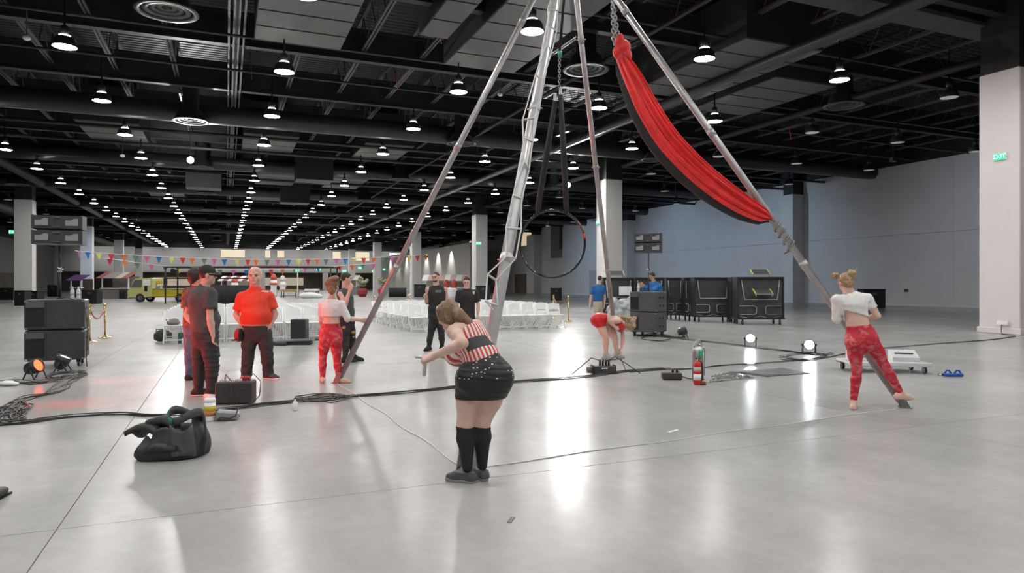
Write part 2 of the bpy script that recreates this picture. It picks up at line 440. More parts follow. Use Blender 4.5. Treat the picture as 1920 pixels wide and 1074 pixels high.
for iy in range(9):
    for ix in range(4):
        x = (-13.6, -1.4, 10.8, 22.3)[ix]; y = 19.4 + 12.75 * iy
        if ix == 0 and iy < 2: continue
        d = D0 if first else copy_tree(D0); first = False
        d.location = (x, y, 8.35)
        key = [kk for kk in DN if abs(kk[0] - x) < 1 and abs(kk[1] - y) < 1]
        if key: lab = 'round grey ring ceiling diffuser, ' + DN[key[0]]
        else: lab = 'round ring ceiling diffuser, %s from the camera in the %s diffuser row' % (ORD[iy], ('leftmost', 'second', 'third', 'rightmost')[ix])
        tag(d, lab, 'vent', 'round ceiling diffusers')

# ------------------------------------------------------------------ high-bay lamps
M_lens = emis('lamp_lens', (1.0, 0.985, 0.96), LAMP_W)
M_neck = emis('lamp_neck', (1.0, 0.985, 0.96), 6.0)
M_lensoff = mat('lamp_lens_off', (0.75, 0.75, 0.74), 0.35, emit=(1, 1, 1), es=0.10)
M_shade = mat('lamp_shade_black', (0.03, 0.03, 0.03), 0.3)
def lamp(lit):
    t = thing('high_bay_lamp', 'x', 'lamp')
    B().lathe([(.02, .008), (.285, .006), (.285, .0), (.27, -.004), (.02, -.008)], n=18).build('lens', M_lens if lit else M_lensoff, t)
    B().lathe([(.30, -.005), (.305, .03), (.285, .16), (.23, .25), (.17, .27), (.15, .26), (.21, .23), (.265, .15), (.288, .03), (.30, -.005)], n=18, cap=False).build('shade', M_shade, t)
    B().lathe([(.10, .262), (.145, .275), (.145, .315), (.10, .32)], n=14).build('neck', M_neck if lit else M_steel, t)
    m = B().lathe([(.11, .318), (.11, .55), (.03, .6), (.015, 1.85)], n=10); m.build('stem', M_shade, t)
    return t
LA, LB = lamp(True), lamp(False)
used = {0: False, 1: False}
LX = [(-21.5, 0), (-15.75, 0), (-9.95, 1), (-4.1, 1), (1.65, 1), (7.3, 1), (12.8, 1), (18.15, 1), (23.4, 0), (28.7, 0), (34.2, 0)]
RN = ['outer left unlit row', 'inner left unlit row', 'leftmost lit row', 'second lit row from left', 'third lit row from left', 'fourth lit row from left',
      'fifth lit row from left', 'rightmost lit row', 'first unlit row at right', 'second unlit row at right', 'unlit row by the right wall']
for ix, (x, lit) in enumerate(LX):
    n = 0
    for iy in range(-6, 21):
        y = 15.95 + 6.04 * iy
        u = x * CT - y * ST; dd = x * ST + y * CT
        vis = dd > 2 and abs(u / dd) * FPX < 990 and HOR - (8.0 - CAMZ) / dd * FPX > -40
        if not vis and (not lit or y < -14 or dd > 30): continue
        if not lit and y > 120: continue
        src = LA if lit else LB
        d = src if not used[lit] else copy_tree(src); used[lit] = True
        d.location = (x, y, 8.0)
        n += 1
        lab = '%s high-bay ceiling lamp, %s from the front, %s%s' % ('glowing' if lit else 'dark', ORD[n - 1], RN[ix], '' if vis else ', overhead')
        tag(d, lab, 'lamp', 'high-bay ceiling lamps')
# ================================================================== AERIAL RIG
M_alu = mat('aluminium_tube', (0.42, 0.41, 0.41), 0.42, 0.75, var=0.15, scale=6)
M_aluw = mat('pale_aluminium', (0.62, 0.62, 0.63), 0.4, 0.45, var=0.1, scale=6)
M_aluw2 = mat('dull_steel_foot', (0.25, 0.25, 0.25), 0.45, 0.8)
M_chain = mat('chain_steel', (0.35, 0.35, 0.36), 0.3, 0.9)
M_blk = mat('black_fabric', (0.018, 0.018, 0.019), 0.8, var=0.3, scale=12, bump=0.2, bscale=80)
M_blkp = mat('black_plastic', (0.022, 0.022, 0.024), 0.4, var=0.2, scale=9)
M_rope = mat('white_rope', (0.7, 0.7, 0.68), 0.7, bump=0.4, bscale=200)
APEX = at(1066, -130, 9.4)
LEGS = {'a': flo(632, 718), 'b': flo(874, 880), 'c': flo(1697, 764), 'd': flo(1158, 668)}
def pix(p):
    d = p.dot(FWD); return (960 + p.dot(RGT) / d * FPX, HOR - (p.z - CAMZ) / d * FPX, d)
def legpt(k, v):
    lo, hi = 0.0, 1.0; a = LEGS[k]
    for _ in range(40):
        m = (lo + hi) / 2
        if pix(a.lerp(APEX, m))[1] > v: lo = m
        else: hi = m
    return a.lerp(APEX, lo)
rig = thing('aerial_rig', 'tall four-legged aluminium pole rig for aerial acrobatics standing over the floor', 'rig', (APEX.x, APEX.y, 0))
OR = Vector((APEX.x, APEX.y, 0))
for k, r, m in (('a', .042, M_alu), ('b', .056, M_aluw), ('c', .045, M_alu), ('d', .042, M_alu)):
    a = LEGS[k]; ax = (APEX - a); L = ax.length; ax.normalize()
    st = a + ax * .10
    leg = B().tube([st - OR, APEX - OR], r, 16).build('leg', m, rig)
    for i in range(1, 4):
        p = a + ax * (L * (i * .27)) - OR
        c_ = B().tube([p - ax * .05, p + ax * .05], r + .006, 14)
        side = ax.cross(UP).normalized()
        c_.tube([p - side * (r + .03), p + side * (r + .03)], .008, 6); c_.build('coupler', m, leg)
    # foot bracket: hinge plates and floor shoe
    out = Vector((ax.x, ax.y, 0)).normalized(); sd = out.cross(UP)
    f = B()
    for s in (-1, 1): f.prism([a - OR + sd * (s * (r + .006)) + q for q in (UP * .0 - out * .05, UP * .0 + out * .05, UP * .16 + out * .10, UP * .17 + out * .03)], (0, 0, 0), sd * (.008 * s))
    f.tube([a - OR + sd * (r + .02) + UP * .10 + out * .05, a - OR - sd * (r + .02) + UP * .10 + out * .05], .012, 8)
    f.box(a - OR + UP * .006, (.14, .1, .012), (0, 0, math.atan2(out.y, out.x)))
    f.build('foot_bracket', M_aluw2, leg)
hb = B().lathe([(.06, -.22), (.13, -.18), (.15, -.05), (.15, .06), (.08, .12)], APEX - OR, 16)
hb.build('apex_hub', M_alu, rig)

# rope ladder twisted round the pale leg
rl = thing('rope_ladder', 'white rope ladder with short metal rungs twisted round the pale pole', 'ladder', (APEX.x, APEX.y, 0))
rg = [((1026.8, 16.4), (1046, 20)), ((1029, 46), (1043.6, 58.6)), ((1026, 80), (1034, 98.5)), ((1004, 140), (1018, 150)), ((980, 225), (1003, 220)), ((981, 256), (998, 266)),
      ((983, 301), (992, 318.6)), ((962, 365), (978, 372)), ((949, 427), (977, 429)), ((950, 480), (967, 484)), ((914, 514.5), (930, 525)), ((910.6, 564), (933.5, 573))]
As, Bs = [], []
for i, (p, q) in enumerate(rg):
    d = pix(legpt('b', (p[1] + q[1]) / 2))[2]
    a, b = at(p[0], p[1], d - .09) - OR, at(q[0], q[1], d - .08) - OR
    As.append(a); Bs.append(b)
    B().tube([a.lerp(b, -.06), b.lerp(a, -.06)], .011, 8).build('rung', M_aluw, rl)
top = APEX - OR - UP * .2
for S_ in (As, Bs):
    B().tube([top] + S_ + [legpt('b', 600) - OR + RGT * .06], .008, 6).build('side_rope', M_rope, rl)

# aerial hoop
hc = at(1035, 457, 9.4); R_ = .468
hp = thing('aerial_hoop', 'black taped steel aerial hoop hanging on two padded straps', 'hoop', (hc.x, hc.y, hc.z - R_))
OH = Vector((hc.x, hc.y, hc.z - R_)); yaw = math.radians(-20)
hx = RGT * math.cos(yaw) + FWD * math.sin(yaw)
def hpt(a): return hc - OH + hx * (R_ * math.cos(a)) + UP * (R_ * math.sin(a))
M_hoop = mat('hoop_tape', (0.02, 0.02, 0.022), 0.18, var=0.3, scale=20, coat=.4)
B().tube([hpt(2 * math.pi * i / 56) for i in range(56)], .0175, 8, closed=True).build('ring', M_hoop, hp)
B().tube([hpt(.12), hpt(.2), hpt(.28)], .0186, 8).build('tape_band', mat('red_tape', (.45, .03, .03), .4), hp)
jn = at(1049, 172, 9.4) - OH
for an, b in ((math.radians(118), (1041, 190)), (math.radians(63), (1051, 178))):
    e = hpt(an); tp = at(b[0], b[1], 9.4) - OH
    B().tube([e, e + (tp - e) * .06, e + (tp - e) * .5, tp], [.02, .04, .042, .034], 10).build('strap', M_blk, hp)
    w_ = B()
    for i in range(5): w_.tube([hpt(an + (i - 2) * .045 + .01), hpt(an + (i - 2) * .045 - .01)], .027, 8)
    w_.build('strap_wrap', M_blk, hp)
    B().rbox(tp + UP * .05, (.04, .03, .13), .008).build('sewn_eye', M_aluw, hp)
ch = B(); p = jn.copy(); i = 0
def link(mb, c, ax, side, l=.05, w=.016, r=.0055):
    pts = []
    for q in range(12):
        a = 2 * math.pi * q / 12
        pts.append(c + ax * (math.sin(a) * l / 2) + side * (math.cos(a) * w))
    mb.tube(pts, r, 5, closed=True)
for i in range(14): link(ch, jn + UP * (.04 + i * .036), UP, RGT if i % 2 else FWD)
ch.build('swivel_chain', M_chain, hp)
B().tube([jn + UP * .54, APEX - OH - UP * .2], .02, 8).build('hanging_rope', M_blk, hp)
B().tube([at(1050, 108, 9.4) - OH, at(1050, 96, 9.4) - OH], .028, 8).build('green_tape', mat('green_tape', (.02, .35, .2), .5), hp)

# aerial silk swagged to the right leg
M_silk = mat('red_silk', (0.78, 0.02, 0.02), 0.5, var=0.2, scale=5, sheen=.3)
ce_ = legpt('c', 416); dE = pix(ce_)[2]
ctl = [(1166, 112, 9.35), (1176, 128, 9.3), (1193, 160, 9.2), (1214, 203, 9.1), (1250, 260, 9.0), (1297, 311, 8.9), (1343, 350, 8.8), (1388, 381, 8.7), (1420, 399, dE + .02), (1446, 411, dE)]
sk = thing('aerial_silk', 'long red fabric sling with black lining swagged from a chain to the pole', 'fabric', (at(1166, 112, 9.35).x, at(1166, 112, 9.35).y, 2.0))
OS = Vector(sk.location)
def cr(P, n):
    out = []
    m = len(P)
    for i in range(m - 1):
        p0, p1, p2, p3 = P[max(i - 1, 0)], P[i], P[i + 1], P[min(i + 2, m - 1)]
        for k in range(n):
            t = k / n
            out.append(.5 * ((2 * p1) + (p2 - p0) * t + (2 * p0 - 5 * p1 + 4 * p2 - p3) * t * t + (3 * p1 - p0 - 3 * p2 + p3) * t ** 3))
    out.append(P[-1]); return out
def silk(pts, wid, off, dp, m, name, ripple, n=40):
    vs, fs = [], []; N = len(pts)
    for i, p in enumerate(pts):
        t = (pts[min(i + 1, N - 1)] - pts[max(i - 1, 0)]).normalized()
        e = t.cross(FWD).normalized(); h = e.cross(t).normalized(); s = i / (N - 1)
        w = wid(s)
        for k in range(n):
            a = 2 * math.pi * k / n
            rp = 1 + ripple * math.sin(9 * a + 1.4 * math.sin(4 * s)) + ripple * .6 * math.sin(17 * a - 3 * s)
            vs.append(p + e * (w * math.cos(a) + off(s)) + h * ((w * .45 + .02) * math.sin(a) * rp + dp) )
    for i in range(N - 1):
        for k in range(n): fs.append((i * n + k, i * n + (k + 1) % n, (i + 1) * n + (k + 1) % n, (i + 1) * n + k))
    fs.append(tuple(range(n - 1, -1, -1))); fs.append(tuple((N - 1) * n + k for k in range(n)))
    return MB().add(vs, fs, True).build(name, m, sk)
pts = cr([at(*c) - OS for c in ctl], 8)
wf_ = lambda s: .05 + .115 * math.sin(math.pi * min(1, (s + .02) * .98)) ** .7
silk(pts, lambda s: wf_(s) * (1 if s < .93 else max(.25, (1 - s) / .07)), lambda s: -.0, -.02, M_silk, 'red_fabric', .5, 72)
silk(pts, lambda s: wf_(s) * .85 * (1 if s < .93 else max(.25, (1 - s) / .07)), lambda s: -.03 - .085 * math.sin(math.pi * min(1, s + .02)), .05, M_blk, 'black_lining', .1, 24)
kn = B()
for (u, v, r) in ((1162, 78, .075), (1172, 88, .085), (1160, 98, .09), (1176, 104, .075), (1167, 112, .09), (1176, 118, .06), (1163, 70, .05)):
    kn.ell(at(u, v, 9.33) - OS, (r, r * .8, r * 1.15), 10, 8)
kno = kn.build('knot', M_silk, sk)
md = kno.modifiers.new('r', 'REMESH'); md.mode = 'VOXEL'; md.voxel_size = .014; md.use_smooth_shade = True
ch = B(); a0 = at(1140, -60, 9.3) - OS; a1 = at(1160, 76, 9.33) - OS; n = int((a1 - a0).length / .05); axd = (a1 - a0).normalized()
for i in range(n + 1): link(ch, a0.lerp(a1, i / n), axd, RGT if i % 2 else FWD, .075, .024, .009)
b0 = at(1146, -60, 9.4) - OS; b1 = at(1151, 80, 9.38) - OS
for i in range(n + 1): link(ch, b0.lerp(b1, i / n), axd, FWD if i % 2 else RGT, .075, .024, .009)
ch.build('hanging_chain', M_chain, sk)
B().tube([a0, APEX - OS - UP * .15], .012, 6).build('sling', M_blk, sk)
# grey tie wrapping round the leg
tie = B(); axl = (APEX - LEGS['c']).normalized(); s1 = axl.cross(UP).normalized(); s2 = s1.cross(axl)
tp = [at(1440, 411, dE) - OS, at(1452, 414, dE - .06) - OS]
for i in range(60):
    a = i * .42; q = ce_ - axl * (.02 + i * .0066) - OS
    tp.append(q + s1 * (math.cos(a) * .06) + s2 * (math.sin(a) * .06))
tp.append(tp[-1] - RGT * .09 - UP * .05); tie.tube(tp, .017, 6, flat=.6); tie.build('tie_wrap', mat('grey_webbing', (.2, .2, .2), .7), sk)

# layout strings on the floor between the feet
for a, b, lab in (('a', 'b', 'thin white layout string on floor between left foot and the near foot'), ('b', 'c', 'thin white layout string on floor from near foot to the right foot')):
    A, Bv = LEGS[a], LEGS[b]; dv = Bv - A; sd = dv.cross(UP).normalized()
    ps = [A + dv * (i / 24) + UP * .004 + sd * (.02 * math.sin(i * .9) * (i % 24 > 0)) for i in range(25)]
    tag(B().tube(ps, .0055, 5).build('layout_string', M_rope), lab, 'string')
# ================================================================== WHITE FOLDING CHAIRS
M_resin = mat('white_resin', (0.88, 0.88, 0.88), 0.4)
def chair():
    """faces -Y, origin on the floor below the seat centre"""
    t = thing('folding_chair', 'x', 'chair')
    w = .21
    B().rbox((0, -.02, .445), (.40, .40, .035), .012).build('seat', M_resin, t)
    # back: top rail with curve, lower rail, open slot between
    b = B()
    def bp(x, z, off=0): return Vector((x, .19 + (z - .45) * .22 + off, z))
    n = 8
    for (za, zb, cv) in ((.61, .79, .03), (.465, .54, .0)):
        vs, fs = [], []
        for i in range(n + 1):
            x = -w + .02 + (2 * w - .04) * i / n; c = cv * (1 - (x / w) ** 2); bow = .025 * (1 - (x / w) ** 2)
            for (z, o) in ((za + c * .4, bow), (zb + c, bow), (zb + c, bow + .02), (za + c * .4, bow + .02)): vs.append(bp(x, z, o))
        for i in range(n):
            for k in range(4): fs.append((i * 4 + k, i * 4 + (k + 1) % 4, i * 4 + 4 + (k + 1) % 4, i * 4 + 4 + k))
        fs += [(0, 1, 2, 3), (n * 4 + 3, n * 4 + 2, n * 4 + 1, n * 4)]
        b.add(vs, fs)
    b.build('backrest', M_resin, t)
    for s in (-1, 1):
        B().tube([(s * w, -.245, .0), (s * w, .19, .45), (s * w, .266, .80)], [.018, .02, .02], 6).build('front_leg', M_resin, t)
        B().tube([(s * (w - .03), .27, .0), (s * (w - .03), -.14, .43)], .017, 6).build('rear_leg', M_resin, t)
    for (y, z, l) in ((-.16, .09, 2 * w), (.23, .10, 2 * w - .06), (.17, .16, 2 * w - .06)): B().box((0, y, z), (l, .018, .03)).build('crossbar', M_resin, t)
    return t
CH = chair(); cu = False
RW = ['front', 'second', 'third', 'fourth', 'fifth', 'sixth', 'back']
for blk, x0, n, y0 in (('left', -1.2, 9, 18.75), ('right', 5.35, 11, 20.15)):
    for r in range(7):
        for c in range(n):
            o = copy_tree(CH) if cu else CH; cu = True
            o.location = (x0 + c * .475 + random.uniform(-.006, .006), y0 + r * .93 + random.uniform(-.02, .02), 0)
            o.rotation_euler = (0, 0, random.uniform(-.018, .018))
            side = 'left end' if c < n // 2 else 'right end'; idx = c if c < n // 2 else n - 1 - c
            tag(o, 'white resin folding chair, %s from the %s of the %s row, %s seating block' % (ORD[idx], side, RW[r], blk), 'chair', 'white folding chairs in two blocks')

# ================================================================== PROPS
M_cab = mat('speaker_grey', (0.045, 0.046, 0.047), 0.5, var=0.15, scale=6, bump=0.15, bscale=150)
M_cab2 = mat('speaker_side', (0.085, 0.085, 0.088), 0.55, var=0.1, scale=6, bump=0.1, bscale=150)
M_rec = mat('recess_black', (0.008, 0.008, 0.009), 0.6)
M_plate = mat('amp_plate', (0.10, 0.10, 0.105), 0.45)
M_chrome = mat('chrome', (0.6, 0.6, 0.6), 0.2, 1.0)
M_cable = mat('cable_rubber', (0.04, 0.04, 0.041), 0.5)
def sub(loc, rz, w, d, h, label, grp, cast=True, lightside=False, holes=False, bm=None):
    t = thing('subwoofer_cabinet', label, 'speaker', loc, rz, grp)
    z = .12 if cast else 0
    B().rbox((0, 0, z + h / 2), (w, d, h - .01), .018).build('body', bm or M_cab, t)
    f = -d / 2
    B().rbox((.17 * w, f - .002, z + h / 2), (.60 * w, .02, h * .93), .006).build('rear_panel', bm or M_cab, t)
    a = B().box((-.32 * w, f - .004, z + h * .42), (.30 * w, .012, h * .60)); a.build('amp_recess', M_rec, t)
    B().rbox((-.32 * w, f - .014, z + h * .83), (.30 * w, .03, h * .20), .006).build('amp_plate', M_plate, t)
    k = B()
    for sx in (-1, 1):
        for sz in (.06, .94): k.rbox((sx * w * .47, f - .004, z + h * sz), (.05, .02, .03), .004)
    k.build('fly_bracket', M_chrome, t)
    s = B()
    for yy in (-.18, .12):
        for zz in (.3, .7): s.rbox((w / 2, yy * d, z + h * zz), (.014, .09, .10 if holes else .06), .005)
    s.build('handle_slot', M_rec, t)
    if cast:
        for sx in (-1, 1):
            for sy in (-1, 1):
                c = B().tube([(sx * (w / 2 - .1) - .02, sy * (d / 2 - .1), .055), (sx * (w / 2 - .1) + .02, sy * (d / 2 - .1), .055)], .055, 12)
                c.box((sx * (w / 2 - .1), sy * (d / 2 - .1), .1), (.07, .08, .04)); c.build('caster', M_blkp, t)
    return t
def arr_module(loc, rz, label, grp, w=.8, d=.42, h=.25, tilt=0):
    t = thing('line_array_speaker', label, 'speaker', loc, rz, grp)
    M = Euler((tilt, 0, 0)).to_matrix()
    def q(p): return M @ Vector(p)
    b = B().prism([q(p) for p in ((-w / 2, -d / 2, h * .06), (-w / 2, d / 2, 0), (-w / 2, d / 2, h), (-w / 2, -d / 2, h * .94))], (0, 0, 0), M @ Vector((w, 0, 0)))
    b.build('body', M_cab, t)
    for s in (-1, 1):
        B().prism([q((s * w * .30 + x * w * .13, -d / 2 - .012, h * z)) for x, z in ((-1, .25), (1, .25), (1, .75), (.4, .75), (-.2, .62), (-1, .62))], (0, 0, 0), M @ Vector((0, -.012, 0))).build('handle_plate', mat('plate_pale', (.30, .30, .30), .5), t)
        B().box(q((s * w * .485, 0, h / 2)), (.03, d * .9, h * .98), M).build('side_plate', M_plate, t)
    c = B()
    for zz in (.18, .82): c.box(q((0, -d / 2 - .02, h * zz)), (.10, .02, .02), M)
    c.build('fly_pin', M_chrome, t)
    return t
def water_bottle(loc, label, grp=None):
    t = thing('water_bottle', label, 'bottle', loc, 0, grp)
    B().lathe([(.0325, 0), (.034, .02), (.031, .07), (.034, .12), (.034, .15), (.014, .195), (.013, .205)], n=14).build('bottle_body', mat('clear_plastic', (.75, .8, .85), .12, spec=.8), t)
    B().lathe([(.016, .2), (.016, .22)], n=12).build('cap', M_resin, t)
    B().lathe([(.0345, .07), (.0345, .115)], n=14).build('label_band', mat('bottle_label', (.55, .6, .66), .5), t)
    return t
# left stack
lb = flo(80, 690) + FWD * .40
rzl = -TH + .46
sub(lb, rzl, .90, .72, .54, 'lower black subwoofer on casters in the left speaker stack', 'left speaker stack')
sub(lb + UP * .665, rzl, .90, .72, .54, 'upper black subwoofer carrying two water bottles in the left speaker stack', 'left speaker stack', cast=False)
zt = 1.207
M_ = Matrix.Rotation(rzl, 3, 'Z')
for i, x in enumerate((.235, .33)):
    water_bottle(lb + M_ @ Vector((x, -.12, 0)) + UP * zt, ('left', 'right')[i] + ' clear water bottle standing on the left speaker stack')
def pole(loc, h, label, r=.0225):
    t = thing('speaker_pole', label, 'stand', loc)
    B().tube([(0, 0, 0), (0, 0, h * .55)], r, 12).build('lower_tube', M_blkp, t)
    B().tube([(0, 0, h * .5), (0, 0, h)], r * .75, 12).build('upper_tube', M_blkp, t)
    c = B().lathe([(r * 1.6, h * .5), (r * 1.8, h * .52), (r * 1.8, h * .57), (r * 1.3, h * .6)], n=12)
    c.build('locking_collar', M_chrome, t)
    B().tube([(0, 0, h * .55), (.06, -.02, h * .56)], .009, 6).build('knob', M_chrome, t)
    B().lathe([(.05, 0), (.05, .01), (.02, .03)], n=12).build('base_flange', M_blkp, t)
    return t
pl_d = lb.dot(FWD)
pL = lb + M_ @ Vector((.02, 0.05, 0)); pL.z = zt
zA = at(80, 459, pL.dot(FWD)).z
pole(pL, zA - zt - .012, 'black pole rising from the left subwoofer stack')
ap = pL.copy()
rza = -TH + .36
ap.z = zA; arr_module(ap, rza, 'lower of two stacked array speakers above the left subwoofers', 'left array speakers', .78, .36, .26)
ap = ap.copy(); ap.z = zA + .272; arr_module(ap, rza, 'upper of two stacked array speakers above the left subwoofers', 'left array speakers', .78, .36, .26)
B().tube([pL + UP * .02 + RGT * .05, pL + RGT * .3 - FWD * .2 + UP * .02, lb + M_ @ Vector((.45, -.4, 1.1)), lb + M_ @ Vector((.5, -.42, .7)), lb + M_ @ Vector((.48, -.42, .15)), lb + M_ @ Vector((.5, -.5, .01))], .008, 6).build('speaker_cable', M_cable)
tag(bpy.data.objects['speaker_cable'], 'black cable hanging down the side of the left subwoofer stack', 'cable')
# right stack
rb = flo(1224, 633) + FWD * .6
rzr = -TH - .62
def rsub(z, lab, cast):
    t = sub(rb + UP * z, rzr, .80, .72, .565, lab, 'right speaker stack', cast, bm=M_cab2)
    # slotted pale side facing left
    for yy in (-.16, .16):
        for (zz, hh) in ((.62, .10), (.42, .05)): B().rbox((-.402, yy * .8, zz * .565 + (.12 if cast else 0)), (.012, .07, hh), .005).build('handle_slot', M_rec, t)
    return t
rsub(0, 'lower grey subwoofer on casters in the right speaker stack', True)
rsub(.69, 'upper grey subwoofer under the pole in the right speaker stack', False)
pR = rb + UP * 1.256
dR = pR.dot(FWD); zA = at(1226, 474, dR).z
pole(pR, zA - 1.256 - .012, 'black pole rising from the right subwoofer stack')
ap = Vector((pR.x, pR.y, zA))
arr_module(ap, -TH - .3, 'lower of two stacked array speakers above the right subwoofers', 'right array speakers', .74, .36, .27)
arr_module(ap + UP * .28, -TH - .3, 'upper of two stacked array speakers above the right subwoofers', 'right array speakers', .74, .36, .27)
water_bottle(rb + UP * 1.256 - RGT * .30 - FWD * .1, 'small water bottle standing on the right subwoofer stack')
# black curtain bag of plastic behind the right stack
M_bag = mat('clear_bag', (.42, .45, .46), .25, bump=1.0, bscale=9)
bg = B(); bc = flo(1166, 603) + FWD * .4
rnd = random.Random(3)
for i in range(46): bg.ell((rnd.uniform(-.38, .5), rnd.uniform(-.25, .25), rnd.uniform(.12, .82)), (rnd.uniform(.08, .2), .15, rnd.uniform(.08, .2)), 10, 8)
bg.ell((-.2, 0, .25), (.3, .25, .25)).ell((.25, 0, .25), (.3, .25, .25))
bo = bg.build('trash_bag', M_bag, None, bc); bo.rotation_euler = (0, 0, -TH)
tag(bo, 'bulging pale plastic bag lying behind the right subwoofer stack', 'bag')
md = bo.modifiers.new('r', 'REMESH'); md.mode = 'VOXEL'; md.voxel_size = .03; md.use_smooth_shade = True

# par lights
M_par = mat('par_black', (.025, .025, .027), .4)
def par(loc, rz, tilt, color, es, label, on=True, watts=0, lightcol=(1, 1, 1), cone=50):
    t = thing('par_light', label, 'light', loc, rz)
    M = Euler((tilt, 0, 0)).to_matrix(); c = Vector((0, 0, .20))
    Ml = M @ Euler((math.pi / 2, 0, 0)).to_matrix()     # lathe axis -> -Y (beam)
    B().lathe([(.055, -.16), (.09, -.12), (.11, -.02), (.112, .07), (.10, .07), (.095, .04)], c, 18, Ml, False).build('housing', M_par, t)
    B().lathe([(.02, .042), (.094, .044), (.094, .05), (.02, .052)], c, 18, Ml).build('lens', emis('par_lens_%s' % label[:14], color, es) if on else M_plate, t)
    d = B()
    for i in range(7):
        a = i * math.pi / 3; r = 0 if i == 6 else .058
        d.lathe([(.022, .052), (.018, .058), (.005, .06)], c + Ml @ Vector((r * math.cos(a), r * math.sin(a), 0)), 8, Ml)
    d.build('led_cell', emis('par_cell_%s' % label[:14], color, es * 1.5) if on else M_chrome, t)
    for s in (-1, 1):
        B().tube([(s * .125, 0, .20), (s * .125, -.09, 0.008), (s * .10, -.10, 0.008)], .012, 6).build('stand_leg', M_par, t)
        B().tube([(s * .125, 0, .20), (s * .125, .10, 0.008), (s * .10, .11, 0.008)], .012, 6).build('stand_leg', M_par, t)
        B().tube([(s * .10, 0, .2), (s * .15, 0, .2)], .025, 8).build('knob', M_par, t)
    if watts:
        bd = (Matrix.Rotation(rz, 3, 'Z') @ M) @ Vector((0, -1, 0)); p = Vector(loc) + c + bd * .085
        spot('par_beam', p, p + bd, watts, lightcol, cone, .5, .08)
    return t
pr = flo(66, 711)
tgt = at(560, 560, 10.2); dv = tgt - pr
par(pr, math.atan2(dv.x, -dv.y), -.38, (1, .07, .025), 4, 'red glowing par light on floor before left subwoofers', watts=420, lightcol=(1, .03, .02), cone=80)
q_ = Vector((0, 0, 0)) + FWD * 7.6 + RGT * -6.6; dv = at(420, 640, 9.4) - q_
par(q_, math.atan2(dv.x, -dv.y), -.2, (1, .10, .04), 14, 'second red par light on floor just left of the picture', watts=360, lightcol=(1, .03, .02), cone=60)
q_ = Vector((15.2, 6.2, 0)); dv = Vector((21, 12.5, 1)) - q_
par(q_, math.atan2(dv.x, -dv.y), -.3, (1, .10, .04), 10, 'red par light on floor just right of the picture', watts=110, lightcol=(1, .12, .1), cone=70)
par(flo(118, 697), -TH + 1.9, -1.1, (.7, .95, 1), 3.0, 'upward tilted pale blue par light on floor by left cables')
par(flo(1407, 650), -TH - .35, -.1, (.85, .96, 1), 30, 'white glowing par light on floor near the stage carts', watts=60, lightcol=(.85, .95, 1))
par(flo(1517, 664), -TH - .32, -.12, (.85, .96, 1), 36, 'brightest white par light on floor beside the cable coil', watts=60, lightcol=(.85, .95, 1))
par(flo(1281, 634), -TH + 1.7, -.3, (.8, .9, 1), 2.0, 'grey par light seen from the side beside right subwoofers')
# ------------------------------------------------------------------ stanchions
M_gold = mat('brass', (.62, .47, .22), .25, 1.0, var=.1, scale=5)
M_vel = mat('red_velvet', (.42, .012, .02), .7, sheen=.6)
def stanchion(loc, h, label):
    t = thing('stanchion', label, 'stanchion', loc)
    B().lathe([(.17, 0), (.17, .015), (.13, .03), (.06, .05), (.035, .09)], n=20).build('base', M_gold, t)
    B().lathe([(.025, .05), (.025, h - .12)], n=12).build('post', M_gold, t)
    B().lathe([(.03, h - .14), (.036, h - .12), (.036, h - .08), (.028, h - .07)], n=12).build('ring_collar', M_gold, t)
    B().lathe([(.02, h - .07), (.045, h - .05), (.05, h - .02), (.035, h + .015), (.01, h + .03)], n=14).build('ball_top', M_gold, t)
def vrope(a, b, sag, label):
    ps = [a.lerp(b, i / 14) - UP * (sag * 4 * (i / 14) * (1 - i / 14)) for i in range(15)]
    t = thing('velvet_rope', label, 'rope', (a.x, a.y, 0))
    o = Vector((a.x, a.y, 0)); B().tube([p - o for p in ps[1:-1]], .02, 8).build('rope', M_vel, t)
    for p, q in ((ps[0], ps[1]), (ps[-1], ps[-2])): B().tube([p - o, q - o], .016, 8).build('hook_end', M_gold, t)
def spair(p, q, h, l1, l2, l3, sag=.3):
    stanchion(p, h, l1); stanchion(q, h, l2)
    d = (q - p).normalized(); vrope(p + UP * (h - .1) + d * .035, q + UP * (h - .1) - d * .035, sag, l3)
spair(flo(168, 641.5), flo(197, 633.5), .93, 'nearer brass stanchion left of the duffel bag', 'farther brass stanchion left of the duffel bag', 'red velvet rope between the left brass stanchions', .27)
spair(flo(1038, 598.5), flo(1066, 603), .98, 'brass stanchion touching the right end of the chair rows', 'rightmost brass stanchion beyond the chair rows', 'red velvet rope hanging right of the chair rows', .33)
spair(flo(702, 600.5), flo(767, 590), .93, 'brass stanchion at left edge of the right seating block', 'brass stanchion half hidden behind the right seating block', 'red velvet rope behind the right seating block', .33)

# ------------------------------------------------------------------ bags
def soft(mb, name, m, vox=.02, parent=None, loc=None, rz=0, noise=0.0):
    o = mb.build(name, m, parent, loc); o.rotation_euler = (0, 0, rz)
    md = o.modifiers.new('r', 'REMESH'); md.mode = 'VOXEL'; md.voxel_size = vox; md.use_smooth_shade = True
    sm = o.modifiers.new('s', 'SMOOTH'); sm.factor = .5; sm.iterations = 4
    return o
M_nylon = mat('dark_nylon', (.035, .036, .038), .55, var=.35, scale=7, bump=.5, bscale=18)
M_nylon2 = mat('grey_nylon', (.075, .08, .085), .5, var=.25, scale=7, bump=.35, bscale=18)
